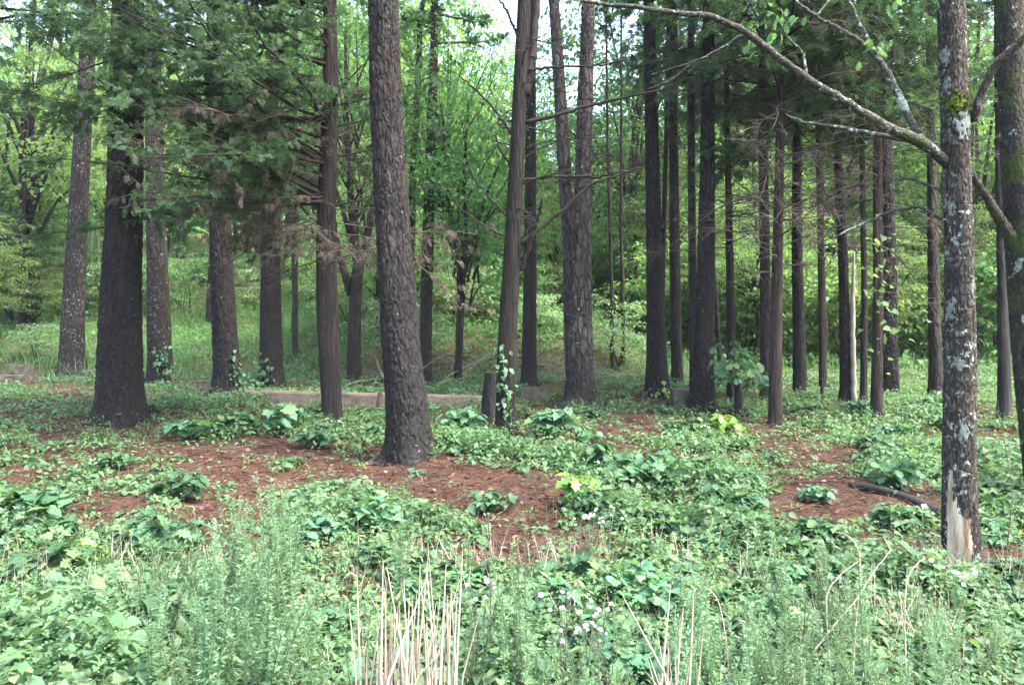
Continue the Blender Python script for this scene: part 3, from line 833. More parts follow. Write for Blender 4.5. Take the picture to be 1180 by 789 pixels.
def cushion(px, py, wpx, hpx, seed, thick=.012):
    P = px_at(px, py, d); zc = P[2] - loc[2]; na, nz = 36, 40
    r0 = np.interp(zc, zs, rs); xc = np.interp(zc, zs, xs)
    off = np.clip((P[0] - loc[0] - xc) / r0, -.9, .9)
    ac = math.atan2(-loc[1], -loc[0]) + math.asin(off)
    ha = min(1.2, wpx / 2 / FPX * d / r0); hz = hpx / 2 / FPX * d
    A, Zq = np.meshgrid(np.linspace(ac - ha, ac + ha, na), np.linspace(zc - hz, zc + hz, nz))
    q = np.hypot((A - ac) / ha, (Zq - zc) / hz) + (fbm(A * 9, Zq * 34, seed, 4) - .5) * 2.1
    rr = np.interp(Zq, zs, rs) * (1 + .05 * np.sin(2 * A + 61) + .03 * np.sin(3 * A + Zq * .9 + 61))
    rr = rr + thick * (.6 + .8 * (vnoise(A * 40, Zq * 120, seed) - .3)) - .05 * sst(.62, .85, q)
    V = np.stack([np.interp(Zq, zs, xs) + rr * np.cos(A), rr * np.sin(A), Zq], -1).reshape(-1, 3)
    i = np.arange(nz - 1)[:, None] * na + np.arange(na - 1)[None]
    return Geo().add(V, np.stack([i, i + 1, i + na + 1, i + na], -1).reshape(-1, 4))
LICHEN = plain('pale_lichen', [(.05, .06, .045), (.17, .20, .165), (.27, .31, .265)], .95, .1, 40, (1, 1, 1), .8)
MOSS = plain('cushion_moss', [(.03, .05, .008), (.075, .11, .016), (.13, .16, .03)], .95, .1, 40, (1, 1, 1), .9)
obj('moss_patch', cushion(1101, 124, 34, 30, 3, .018), MOSS, oak)
for k, (a, b, c_, e_) in enumerate([(1108, 146, 30, 52), (1089, 68, 22, 24), (1096, 240, 14, 34), (1104, 420, 22, 16), (1110, 495, 20, 30), (1118, 330, 16, 22), (1092, 100, 12, 20), (1098, 355, 18, 26)]):
    obj('lichen_patch', cushion(a, b, c_, e_, 20 + k, .007), LICHEN, oak)
obj('bare_wood_scar', WG, WOOD, oak)

# ---- T28: mossy tree at the right edge
loc, zs, xs, ys, rs = px_trunk([(1202, 590, 32), (1193, 500, 32), (1186, 400, 36), (1181, 300, 38), (1176, 240, 34), (1168, 150, 29), (1164, 0, 29)], 9, .5)
moss = thing('mossy_tree', 'mossy forked tree cut off by the right edge', 'tree', loc)
obj('trunk', trunk_geo(zs, xs, ys, rs, 90, .025, .008, 67, .025, .07, .2, .3, top_detail=5), MOSS_BARK, moss)
g = Geo(); px_limb(g, [(1178, 300, 18), (1164, 272, 15), (1150, 250, 12), (1136, 226, 9), (1122, 203, 8), (1112, 190, 5)], loc[1], loc[1] - .15, 12, 36, loc, .004, 9)
obj('limb', g, MOSS_BARK, moss)
g = Geo(); px_limb(g, [(1162, 110, 14), (1152, 70, 12), (1156, 30, 10), (1180, -30, 9)], loc[1], loc[1] + .3, 10, 24, loc, .004, 12)
obj('limb', g, TWIGD, moss)

# ---------------------------------------------------------------- broadleaf trees
def crown_geo(seed, n_cl, R_, H, leaf, per, squash=.22, tpl=KITE, hole=.35, zmin=0.0, rcl=(.45, .95)):
    """layers of leafy sprays filling an uneven volume (local: crown base at z=0)"""
    r = rng_(seed); g = Geo()
    c = []
    while len(c) < n_cl:
        p = r.uniform(-1, 1, 3); q = np.linalg.norm(p)
        if q > 1 or q < hole: continue
        a = math.atan2(p[1], p[0])
        lim = .68 + .32 * vnoise(a * 1.3 + 9, p[2] * 2.2 + 5, seed)
        if q > lim + .08: continue
        c.append((p[0] * R_, p[1] * R_, (p[2] * .5 + .5) * H))
    c = np.array(c)
    cr = r.uniform(rcl[0], rcl[1], n_cl)
    k = np.repeat(np.arange(n_cl), per)
    N = len(k)
    a = r.uniform(0, 2 * PI, N); q = np.sqrt(r.uniform(0, 1, N)) * cr[k]
    off = np.stack([np.cos(a) * q, np.sin(a) * q, r.normal(0, squash * .45, N) * cr[k] - .18 * q * q / cr[k]], 1)
    tilt = r.normal(0, .16, (n_cl, 2))
    off[:, 2] += off[:, 0] * tilt[k, 0] + off[:, 1] * tilt[k, 1]
    P = c[k] + off
    az = a + r.normal(0, .7, N)
    g.scat(tpl, P, orient(az, r.normal(-.3, .35, N), r.normal(0, .4, N)), leaf * r.uniform(.65, 1.3, N))
    return g, c

def limb_geo(c, seed, base_r, z_base, n=14, H=3.0):
    """limbs from the stem to some of the clusters; the stem runs from -z_base to the top"""
    r = rng_(seed); g = Geo()
    idx = r.choice(len(c), min(n, len(c)), False)
    for i in idx:
        q = c[i]; z0 = max(-z_base * .35, q[2] * r.uniform(.2, .6) - .5)
        p0 = np.array([0, 0, z0])
        mid = p0 * .45 + q * .55 + np.array([0, 0, .12 * np.linalg.norm(q[:2])]) + r.normal(0, .1, 3)
        g.tube(smooth_path([p0, mid, q], 8), np.linspace(base_r * .45, .008, 8), 5)
    return g

VAR = []
def make_variant(seed, mat, n_cl, R_, H, leaf, per, zb, rt, nl=14, rcl=(.45, .95)):
    g, c = crown_geo(seed, n_cl, R_, H, leaf, per, rcl=rcl)
    cm = g.mesh('crown', mat)
    s = Geo(); r = rng_(seed + 1)
    P = smooth_path([(0, 0, -zb - .3), (r.normal(0, .12), r.normal(0, .12), -zb * .4), (r.normal(0, .2), r.normal(0, .2), H * .3), (r.normal(0, .3), r.normal(0, .3), H * .9)], 16)
    s.tube(P, np.linspace(rt, rt * .2, 16), 9)
    l = limb_geo(c, seed + 2, rt, zb, nl)
    tr_m = s.mesh('trunk', DARK_BARK); li_m = l.mesh('limbs', DARK_BARK)
    VAR.append((cm, tr_m, li_m, zb)); return VAR[-1]

def put_tree(var, x, y, sc, rz, label, group, sink=0, name='broadleaf_tree', cat='tree'):
    cm, tm, lm, zb = var
    t = thing(name, label, cat, (x, y, g1(x, y) - sink), group, rz)
    for nm, me in (('trunk', tm), ('limbs', lm), ('crown', cm)):
        o = link(nm, me, t, (0, 0, zb * sc)); o.scale = (sc, sc, sc)
    return t

mats = {'m': LEAF_MID, 'b': LEAF_BRIGHT, 'd': LEAF_DARK}
VM = {k: [] for k in mats}
for key in 'mbd':
    for q in range(3):
        VM[key].append(make_variant(200 + 17 * q + ord(key), mats[key], 150, 3.1 + .3 * q, 7.5 + q, .15, 62, 1.6 + .7 * q, .14, 16, (.5, 1.1)))
SH = {k: [make_variant(400 + 13 * q + ord(k), m_, 46, 1.25 + .2 * q, 2.0 + .3 * q, .10, 60, .25, .03, 10, (.3, .6)) for q in range(2)]
      for k, m_ in (('m', LEAF_MID), ('b', LEAF_BRIGHT), ('d', LEAF_DARK), ('p', LEAF_PALE))}

# mid-distance trees that can be told apart
def near_broadleaf(px, py, label, seed, stems, n_cl, R_, H, zb, leaf, per, mat, cx=0, cz=None):
    x, y = px_ground(px, py); z = g1(x, y)
    t = thing('broadleaf_tree', label, 'tree', (x, y, z))
    s = Geo()
    for k, pts in enumerate(stems):
        px_limb(s, pts, y, y + (0, .4, -.4, .2)[k % 4], 10, 26, (x, y, z), .01, seed + k)
    obj('trunk', s, DARK_BARK, t)
    g, c = crown_geo(seed, n_cl, R_, H, leaf, per)
    obj('crown', g, mat, t, loc=(cx, 0, zb))
    l = Geo(); r = rng_(seed + 4)
    for q in c[r.choice(len(c), 26, False)]:
        q = q + np.array([cx, 0, zb]); p0 = np.array([cx * .5 + r.normal(0, .15), 0, max(1.6, q[2] * r.uniform(.45, .75))])
        l.tube(smooth_path([p0, p0 * .5 + q * .5 + np.array([0, 0, .15]), q], 7), np.linspace(.03, .006, 7), 5)
    obj('limbs', l, DARK_BARK, t)
    return t
near_broadleaf(408, 441, 'dark forking broadleaf tree left of the largest pine', 71,
    [[(408, 452, 19), (408, 400, 15), (410, 340, 14), (412, 300, 11), (404, 230, 9), (400, 140, 6), (398, 40, 3)],
     [(412, 320, 11), (422, 280, 9), (432, 220, 7), (445, 130, 4)], [(404, 340, 8), (392, 300, 7), (384, 250, 5), (372, 180, 3)]],
    90, 2.3, 6.5, 3.4, .12, 55, LEAF_MID)
near_broadleaf(527, 442, 'slim three-forked broadleaf tree standing behind the concrete kerb', 74,
    [[(527, 455, 11), (529, 400, 9), (531, 340, 9), (532, 310, 7), (520, 260, 5), (514, 200, 4), (508, 120, 2)],
     [(532, 325, 7), (545, 275, 6), (562, 220, 4), (580, 180, 2)], [(530, 330, 6), (538, 270, 5), (534, 200, 4), (540, 120, 2)]],
    95, 1.75, 4.2, 2.2, .12, 60, LEAF_MID, .25)
near_broadleaf(495, 434, 'broadleaf tree with bright leaf sprays at the top centre', 76,
    [[(468, 442, 12), (472, 300, 10), (478, 150, 8), (485, 20, 6), (490, -60, 4)]],
    34, 1.6, 3.6, 5.9, .13, 46, LEAF_MID, .6)

# rows of background trees, each one a thing
rb = rng_(5)
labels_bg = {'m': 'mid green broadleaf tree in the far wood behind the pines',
             'b': 'bright yellow-green broadleaf tree in the far wood, sunlight put into its leaf colour',
             'd': 'dark green broadleaf tree in the far wood'}
bgn = 0
for row, (y0, step) in enumerate([(28, 4.4), (34, 4.0), (41, 4.2), (49, 4.8), (58, 5.4), (68, 6.2)]):
    half = y0 * .72 + 4
    xs_ = np.arange(-half, half, step)
    for x in xs_:
        x = x + rb.normal(0, .9); y = y0 + rb.normal(0, 2.0)
        u = x / y * FPX + 590
        if row == 0 and (90 < u < 400 or 570 < u < 690): continue          # open grassy slope
        if row == 1 and 200 < u < 300: continue
        if u < 240: key = rb.choice(list('bbbm'))
        elif u < 480: key = rb.choice(list('mbbm'))
        elif u < 730: key = rb.choice(list('mmmb'))
        elif u < 1000: key = rb.choice(list('mmbb'))
        else: key = rb.choice(list('mbbb'))
        sc = rb.uniform(.85, 1.35) * (.92 if row < 2 else 1.25)
        if 565 < u < 705: sc *= .66 if row < 2 else .60
        elif 500 < u < 770: sc *= .82
        if u > 830: sc *= 1.2
        put_tree(VM[key][rb.integers(0, 3)], x, y, sc, rb.uniform(0, 6.28), labels_bg[key], {'m': 'mid green trees of the far wood', 'b': 'bright trees of the far wood', 'd': 'dark trees of the far wood'}[key])
        bgn += 1
for u, y, key, sc, lab in ((728, 27, 'd', 1.15, 'dark leafy tree in the gap right of the splayed foot pine'),
                           (792, 30, 'm', 1.15, 'mid green leafy tree behind the thin black pine'),
                           (560, 33, 'm', .95, 'green leafy tree seen left of the bare limbed cedar')):
    put_tree(VM[key][1], (u - 590) / FPX * y, y, sc, u, lab, None)
lab_sap = {'m': 'young mid green tree in leaf between the trunks and the far wood', 'b': 'young bright green tree in leaf between the trunks and the far wood'}
rs_ = rng_(55)
for k in range(46):
    u = rs_.uniform(395, 1180) if k < 38 else rs_.uniform(-80, 110); y = rs_.uniform(21.5, 31)
    if 560 < u < 690 and y < 25: continue
    key = 'b' if rs_.random() < (.5 if u < 740 else .4) else 'm'
    put_tree(VM[key][rs_.integers(0, 3)], (u - 590) / FPX * y, y, rs_.uniform(.30, .52), rs_.uniform(0, 6.28), lab_sap[key], 'young trees before the far wood, ' + {'m': 'mid green', 'b': 'bright'}[key], .15, 'young_tree', 'tree')
# shrubs of the wood's edge
labels_sh = {'m': 'mid green shrub at the edge of the far wood', 'b': 'bright green shrub at the edge of the far wood',
             'd': 'dark green shrub at the foot of the far wood', 'p': 'pale leaved shrub on the bank behind the kerb'}
for k in range(265):
    u = rb.uniform(-140, 1320); y = rb.uniform(22.5, 40) if k < 130 else rb.uniform(36, 62)
    x = (u - 590) / FPX * y
    if 100 < u < 385 and y < 29: continue
    if u < 110 and y < 27: continue
    if 740 < u and y < 22.6: continue
    key = rb.choice(list('mbp')) if u < 720 else rb.choice(list('mmbb'))
    if u > 1030: key = rb.choice(list('mbd'))
    v = SH[key][rb.integers(0, 2)]
    put_tree(v, x, y, rb.uniform(.6, 1.25) * (1.45 if u > 700 else 1), rb.uniform(0, 6.28), labels_sh[key], 'shrubs at the wood edge, ' + {'m': 'mid green', 'b': 'bright', 'd': 'dark', 'p': 'pale'}[key], .1, 'shrub', 'shrub')

# the wooded hill that closes the view
r = rng_(8); N = 60000
yy = r.uniform(78, 130, N); xx = r.uniform(-1, 1, N) * (yy * .85 + 10)
gap = np.exp(-((xx / yy * FPX + 590 - 630) / 90)**2)
hh = r.uniform(0, 1, N)**1.1 * (13 + 6 * vnoise(xx * .16, yy * .16, 4)) * (1 - .55 * gap)
g = Geo()
g.scat(KITE, np.stack([xx, yy, ground(xx, yy) + hh], 1), orient(r.uniform(0, 6.28, N), r.normal(-.3, .5, N), r.normal(0, .6, N)), r.uniform(.6, 1.5, N))
stuff('forest', g, LEAF_MID, 'distant mass of green woodland closing the view', 'forest')

# far conifers on the left slope (labels tell them apart)
free_cedar(*px_ground(25, 388), 'small cedar with dark stem on the far left slope', 7, 26, 2.2, (.9, 2.0), 81, dens=.8)
free_cedar(*px_ground(12, 376), 'cedar behind the small dark stemmed cedar on far left slope', 8, 26, 2.4, (.9, 2.2), 84, dens=.8)
free_cedar(*px_ground(42, 372), 'short twiggy cedar left of the white flecked pine', 5, 14, 2.2, (.7, 1.4), 87, dens=.7, dead=24)
free_cedar(*px_ground(241, 380), 'dark cedar on the grassy slope behind the grey striped pine', 8, 30, 1.8, (1.0, 2.4), 90, dens=.8)
x, y = px_ground(340, 415)
def pole(pts, label, mat, cat='tree', nm='bare_pole_tree', d=None, seg=12):
    x, y = px_ground(pts[0][0], pts[0][1]); g = Geo()
    pts = [(pts[0][0], pts[0][1] + 6, pts[0][2])] + list(pts)
    px_limb(g, pts, y, y + .2, seg, 30, (x, y, g1(x, y)), .006, int(pts[0][0]))
    o = obj(nm, g, mat); o.location = (x, y, g1(x, y))
    return tag(o, label, cat)
pole([(340, 418, 8), (340, 340, 7), (339, 270, 7), (341, 150, 5), (343, 0, 4)], 'thin bright mossy trunk behind the kerb end pine', MOSS_BARK)
pole([(196, 428, 9), (192, 360, 8), (189, 290, 7), (186, 180, 6), (182, 40, 4)], 'thin mossy stem leaning behind the slender flecked pine', MOSS_BARK)
pole([(107, 345, 2.5), (106, 300, 2.5), (106, 240, 2), (105, 120, 1.5), (105, -40, 1)], 'thin pale stem on far slope, first right of flecked pine', LIMB)
pole([(115, 347, 2.5), (114, 300, 2.5), (113, 240, 2), (112, 120, 1.5), (112, -40, 1)], 'thin pale stem on far slope, second right of flecked pine', LIMB)
pole([(830, 448, 5), (828, 380, 5), (822, 300, 4), (820, 200, 3), (822, -40, 2)], 'thin curved stem behind the leafy oak sapling', DARK_BARK)
pole([(951, 446, 3), (952, 380, 3), (949, 300, 2.5), (948, 180, 2), (948, -40, 1.5)], 'hair thin stem right of the burnt post stub', DARK_BARK)
pole([(705, 425, 5), (705, 360, 5), (704, 290, 4), (700, 150, 3), (698, -40, 2)], 'thin dark trunk in the shade, left of paired thin trunks', DARK_BARK)
pole([(718, 424, 5), (718, 360, 5), (716, 290, 4), (716, 150, 3), (716, -40, 2)], 'thin dark trunk in the shade, right of paired thin trunks', DARK_BARK)

# ---------------------------------------------------------------- stumps, stubs, logs, sticks
x, y = px_ground(570, 489)
y -= .12; x = (564 - 590) / FPX * y
g = trunk_geo(np.array([0, .3, .70, .78]), np.array([0, .0, .0, .03]), np.zeros(4), np.array([.13, .115, .105, .05]), 60, .02, .014, 91, .035, .5, .12, .2)
o = obj('charred_stump', g, CHAR); o.location = (x, y, g1(x, y)); tag(o, 'black charred stump leaning against the bare limbed cedar', 'stump')
x, y = px_ground(851, 484)
g = trunk_geo(np.array([0, .3, .6, .66]), np.array([0, .0, -.02, -.01]), np.zeros(4), np.array([.07, .055, .045, .02]), 40, .02, .008, 92, .03, .4, .15, .2)
o = obj('broken_stub', g, CEDAR_BARK); o.location = (x, y, g1(x, y)); tag(o, 'short broken brown stub at the foot of the oak sapling', 'stump')
x, y = px_ground(947, 466)
g = trunk_geo(np.array([0, .2, .38, .42]), np.array([0, .0, .01, .0]), np.zeros(4), np.array([.035, .034, .03, .015]), 24, .03, .006, 93, .03, .3, .1, .2)
o = obj('burnt_post', g, CHAR); o.location = (x, y, g1(x, y)); tag(o, 'small burnt post stub standing alone in green ground cover', 'post')
x, y = px_ground(436, 476)
g = trunk_geo(np.array([0, .15, .33]), np.array([0, .02, .05]), np.zeros(3), np.array([.07, .055, .03]), 30, .02, .01, 95, .03, .3, .2, .2)
o = obj('leaning_stub', g, TWIG); o.location = (x, y, g1(x, y)); tag(o, 'small grey wooden stub in front of the kerb, left of largest pine', 'stump')

def ground_log(p0, p1, r0, r1, mat, label, name='fallen_log', cat='log', lift=.5, seed=1, arch=0.0, forks=0):
    a = np.array(px_ground(*p0)); b = np.array(px_ground(*p1)); n = 26
    t = np.linspace(0, 1, n); rg = rng_(seed)
    XY = a + (b - a) * t[:, None]
    nrm = np.array([-(b - a)[1], (b - a)[0]]); nrm /= np.linalg.norm(nrm) + 1e-9
    XY = XY + nrm * (np.sin(t * PI * 1.3) * .04 * np.linalg.norm(b - a))[:, None]
    rad = r0 + (r1 - r0) * t
    Zs = np.polyval(np.polyfit(t, ground(XY[:, 0], XY[:, 1]), 2), t) + rad * lift + arch * np.sin(t * PI)
    P = np.column_stack([XY, Zs]); c = P[0].copy()
    g = Geo(); g.tube(P - c, rad * (1 + .15 * (rg.random(n) - .5)), 12)
    for k in range(forks):
        i = rg.integers(6, n - 4); L = rg.uniform(.3, .6) * np.linalg.norm(b - a)
        B = bough(P[i] - c, math.atan2(*(b - a)[::-1]) + rg.choice([-1, 1]) * rg.uniform(.3, .8), rg.uniform(0, .6), L, rg, 6, 0, .15)
        g.tube(B, np.linspace(rad[i] * .6, .003, 7), 5)
    o = obj(name, g, mat); o.location = c
    return tag(o, label, cat)
ground_log((980, 560), (1088, 596), .045, .05, CHAR, 'blackened log lying on red needles left of the lichen oak', seed=2)
ground_log((988, 545), (1010, 540), .02, .02, CHAR, 'short charred stick lying above the blackened log', 'charred_stick', 'stick', seed=3)
ground_log((140, 556), (182, 545), .02, .012, TWIGD, 'dark bent stick on needles below the thick black pine', 'fallen_branch', 'stick', .9, 4, 0, 3)
ground_log((405, 517), (428, 505), .02, .015, CHAR, 'charred stick left of the largest pine foot', 'charred_stick', 'stick', .8, 5)
ground_log((25, 585), (70, 580), .016, .01, CHAR, 'thin black stick on needles at far left', 'charred_stick', 'stick', .8, 6)
ground_log((690, 437), (745, 440), .07, .06, LOGM, 'pale fallen log behind the dark pine by the concrete stub', lift=1.2, seed=7)
ground_log((790, 443), (880, 446), .06, .05, LOGM, 'brown fallen log behind the oak sapling', lift=1.4, seed=8)
ground_log((438, 472), (470, 444), .018, .008, LIMB, 'bleached dead branch propped before the kerb beside largest pine', 'fallen_branch', 'branch', .8, 9, .08, 3)
ground_log((505, 452), (535, 432), .02, .008, LIMB, 'bleached forked branch lying over the kerb', 'fallen_branch', 'branch', .8, 10, .05, 3)
ground_log((395, 448), (440, 440), .02, .008, LIMB, 'pale tangled branch beside the dark forking tree', 'fallen_branch', 'branch', .8, 12, .08, 5)
ground_log((540, 425), (640, 430), .04, .02, TWIG, 'grey brush branch on the bank behind the kerb', 'fallen_branch', 'branch', .8, 13, .25, 6)
ground_log((470, 425), (545, 418), .035, .02, TWIG, 'tangled brush limb on the bank by the three-forked tree', 'fallen_branch', 'branch', .8, 15, .3, 7)

def brush(px, py, n, size, label, seed):
    x, y = px_ground(px, py); r = rng_(seed)
    st = [((r.normal(0, size * .35), r.normal(0, .25), r.uniform(.02, .25)), r.choice([0, PI]) + r.normal(0, .5), r.uniform(-.05, .45), r.uniform(.6, 1.5) * size) for k in range(n)]
    o = obj('brush_pile', twig_geo(st, seed, side=9, r0=.02, droop=-.3), BRUSH); o.location = (x, y, g1(x, y))
    return tag(o, label, 'brush pile')
BRUSH = plain('grey_brush', [(.06, .05, .04), (.13, .112, .095), (.22, .20, .175)], .9, .2, 3)
brush(452, 440, 12, .8, 'low heap of grey brush left of the kerb behind largest pine', 301)
brush(520, 432, 16, 1.0, 'heap of grey dead brush behind the kerb by three-forked tree', 302)
brush(628, 430, 14, 1.0, 'heap of brown dead brush behind the concrete footing', 303)
brush(392, 436, 10, .8, 'scraggly dead brush behind the kerb at the dark forking tree', 304)
brush(690, 440, 8, .7, 'sparse dead twigs behind the splayed foot pine', 305)
# ---------------------------------------------------------------- concrete kerb and footings
def conc(px, py, w_, h_, dep, label, mat=CONCRETE, rz=0.0, taper=.85, name='concrete_footing', seed=1, cat='concrete block', sink=.25, dy=0.0):
    x, y = px_ground(px, py); y += dy; z = g1(x, y)
    r = rng_(seed); nx_, nz_, ny_ = max(3, int(w_ / .06)), max(4, int((h_ + sink) / .05)), max(3, int(dep / .06))
    import bmesh
    bm = bmesh.new(); bmesh.ops.create_cube(bm, size=1)
    bmesh.ops.subdivide_edges(bm, edges=bm.edges[:], cuts=6, use_grid_fill=True)
    V = np.array([v.co[:] for v in bm.verts])
    zt = (V[:, 2] + .5)
    e = 1 - .03 * (np.abs(V).max(1) > .499) * (np.sort(np.abs(V), 1)[:, 1] > .49)
    V = V * e[:, None]
    f = taper + (1 - taper) * (1 - zt)
    V2 = np.stack([V[:, 0] * w_ * f, V[:, 1] * dep * f, zt * (h_ + sink) - sink], 1)
    V2 += r.normal(0, .005, V2.shape)
    for v, c in zip(bm.verts, V2): v.co = c
    me = bpy.data.meshes.new(name); bm.to_mesh(me); bm.free(); me.materials.append(mat)
    o = link(name, me, None, (x, y, z)); o.rotation_euler = (0, 0, rz)
    return tag(o, label, cat)
conc(615, 461, .52, .22, .4, 'trapezoid concrete footing before the straight black pine', seed=2)
conc(790, 467, .50, .27, .4, 'square concrete block left of the grooved pine', seed=3, taper=.95)
conc(744, 460, .22, .15, .3, 'small concrete stub left of the dark pine foot', seed=4)
conc(17, 443, .62, .20, .45, 'pale concrete block at the left edge, nearer of two', seed=5, taper=.97)
conc(22, 437, .62, .33, .4, 'mossy concrete block behind the pale block at left edge', seed=6, taper=.8)
conc(247, 451, .66, .22, .3, 'short concrete block half hidden by the grey striped pine', seed=7, taper=.95)
conc(343, 430, .5, .14, .35, 'dark low slab on the slope behind the kerb', seed=8)
conc(108, 433, .7, .12, .3, 'low mossy slab between flecked pine and thick black pine', seed=9)
conc(443, 442, .5, .16, .35, 'dark concrete slab behind the kerb beside largest pine', seed=19)
# long kerb
a = np.array(px_ground(284, 463)); b = np.array(px_ground(566, 470))
n = 70; t = np.linspace(0, 1, n); rg = rng_(22)
XY = a + (b - a) * t[:, None]
zt = np.polyval(np.polyfit(t, ground(XY[:, 0], XY[:, 1]), 1), t) + .24 + .008 * (vnoise(t * 60, t * 0, 2) - .5) - .04 * (vnoise(t * 25, t * 0, 7) > .86)
zb = ground(XY[:, 0], XY[:, 1]) - .25
yb = .085
prof = []
for k, (yo, top) in enumerate([(-yb, 0), (-yb, .5), (-yb, .93), (-yb + .015, 1), (yb - .015, 1), (yb, .93), (yb, 0)]):
    zz = zb + (zt - zb) * top
    prof.append(np.column_stack([XY[:, 0], XY[:, 1] + yo + .006 * (vnoise(t * 45, t * 0 + k, 5) - .5), zz]))
V = np.stack(prof, 1); m = V.shape[1]
i = np.arange(n - 1)[:, None] * m; j = np.arange(m - 1)[None]
q = np.stack([i + j, i + m + j, i + m + j + 1, i + j + 1], -1).reshape(-1, 4)
c0 = np.array([*a, g1(*a)])
g = Geo().add(V.reshape(-1, 3) - c0, q, [(0, k, k + 1) for k in range(1, m - 1)] + [((n - 1) * m, (n - 1) * m + k + 1, (n - 1) * m + k) for k in range(1, m - 1)])
o = obj('concrete_kerb', g, CONC_PINK, smooth=False); o.location = c0
tag(o, 'long low pinkish concrete kerb running behind the largest pine', 'kerb')

# ---------------------------------------------------------------- ground cover
RED = [(330, 545, 150, 42, 1), (260, 590, 95, 34, 1), (480, 540, 110, 20, 1), (560, 575, 95, 42, 1), (600, 640, 55, 28, 1), (150, 540, 110, 22, .8), (30, 540, 60, 26, .8),
       (960, 575, 95, 48, 1), (930, 530, 80, 20, .7), (1000, 620, 60, 24, .8), (725, 482, 45, 7, .9), (800, 487, 38, 7, .9), (80, 452, 60, 10, .8), (20, 470, 45, 9, .7), (160, 498, 45, 9, .9),
       (640, 475, 22, 6, .9), (430, 500, 45, 12, .6), (690, 520, 70, 10, .5), (540, 480, 30, 6, .5), (20, 405, 60, 10, .9), (390, 468, 60, 5, .9), (520, 475, 40, 5, .6), (860, 497, 40, 8, .5),
       (1150, 510, 40, 12, .7), (290, 515, 60, 10, .6), (110, 605, 60, 16, .5), (740, 590, 60, 18, .45), (1045, 588, 75, 19, .95), (572, 494, 26, 9, .9), (430, 468, 150, 6, .35), (615, 463, 30, 6, .8), (790, 469, 30, 6, .8), (745, 462, 20, 5, .8), (20, 445, 40, 7, .8), (1105, 650, 45, 25, .7), (375, 560, 160, 40, .92), (110, 572, 120, 28, .65), (620, 560, 55, 30, .7), (220, 530, 120, 30, .7), (900, 590, 60, 40, .6), (240, 452, 25, 5, .8)]
def cover_mask(x, y):
    z = ground(x, y)
    u = x / y * FPX + 590; v = 394.5 - (z - CAMZ) / y * FPX
    wob = (fbm(x * 1.6, y * 1.6, 21, 4) - .5) * 1.35
    m = np.ones_like(u)
    for cx, cy_, rx, ry, s in RED:
        q = np.hypot((u - cx) / rx, (v - cy_) / ry) + wob
        m = np.minimum(m, 1 - s * (1 - sst(.75, 1.15, q)))
    patch = sst(.34, .52, fbm(x * .8, y * .8, 31, 3))
    speck = .24 * sst(.58, .72, fbm(x * 3.1, y * 3.1, 37, 2))
    return np.maximum(m * (.35 + .65 * patch), speck), u, v

def wedge(n, y0, y1, seed, marg=1.18):
    r = rng_(seed)
    a, b = .628 * marg, 2.4                 # half width = a*y + b: the view and a few steps to either side
    n = int(n * (1 + 2 * b / (a * (y0 + y1))))
    F = lambda q: a * q * q / 2 + b * q
    c = F(y0) + r.random(n) * (F(y1) - F(y0))
    y = (-b + np.sqrt(b * b + 2 * a * c)) / a
    x = r.uniform(-1, 1, n) * (a * y + b)
    return x, y, r

def leaf_cover(g, x, y, r, h, leaf, per, tpl, spread=.11, pitch=-.25):
    n = len(x); k = np.repeat(np.arange(n), per); N = len(k)
    az = r.uniform(0, 2 * PI, N); q = r.uniform(.15, 1, N) * spread * (.6 + h[k] * 2)
    z = ground(x, y)
    P = np.stack([x[k] + np.cos(az) * q, y[k] + np.sin(az) * q, z[k] + h[k] * r.uniform(.45, 1.05, N)], 1)
    g.scat(tpl, P, orient(az + r.normal(0, .4, N), r.normal(pitch, .35, N), r.normal(0, .35, N)), leaf[k] * r.uniform(.6, 1.25, N))

g = Geo()
# low creepers, near part with full leaf shapes
x, y, r = wedge(23000, 2.0, 9.5, 1)
m, u, v = cover_mask(x, y)
hum = fbm(x * 1.1, y * 1.1, 41, 3)
keep = r.random(len(x)) < np.clip(m * (.12 + 1.35 * sst(.25, .75, hum)) + .45 * (1 - sst(4.6, 6.4, y)), 0, 1)
x, y, m, hum = x[keep], y[keep], m[keep], hum[keep]
h = (.04 + .21 * sst(.35, .75, hum) * m) * r.uniform(.4, 1.4, len(x)) + .16 * (1 - sst(3.4, 5.6, y)) * r.uniform(.3, 1.2, len(x))
leaf = .03 + .055 * r.random(len(x))**1.6
sel = r.integers(0, 4, len(x))
for k, tp in enumerate((OVATE, HEART, KITE, GRAPE)):
    q = sel == k
    if k == 2: leaf_cover(g, x[q], y[q], r, h[q] * 1.25, leaf[q] * .42, 26, tp, .10, .1)
    else: leaf_cover(g, x[q], y[q], r, h[q], leaf[q] * (1.2 if k == 1 else .95), 9, tp)
# farther part
x, y, r = wedge(36000, 9.5, 24, 2)
m, u, v = cover_mask(x, y)
hum = fbm(x * .9, y * .9, 43, 3)
keep = r.random(len(x)) < m * (.3 + 1.1 * hum)
x, y, m, hum = x[keep], y[keep], m[keep], hum[keep]
h = (.03 + .18 * sst(.35, .7, hum) * m) * r.uniform(.4, 1.3, len(x))
leaf_cover(g, x, y, r, h, r.uniform(.045, .095, len(x)), 8, KITE, .14)
stuff('ground_cover', g, COVER, 'leafy green creepers carpeting the forest floor', 'ground cover')

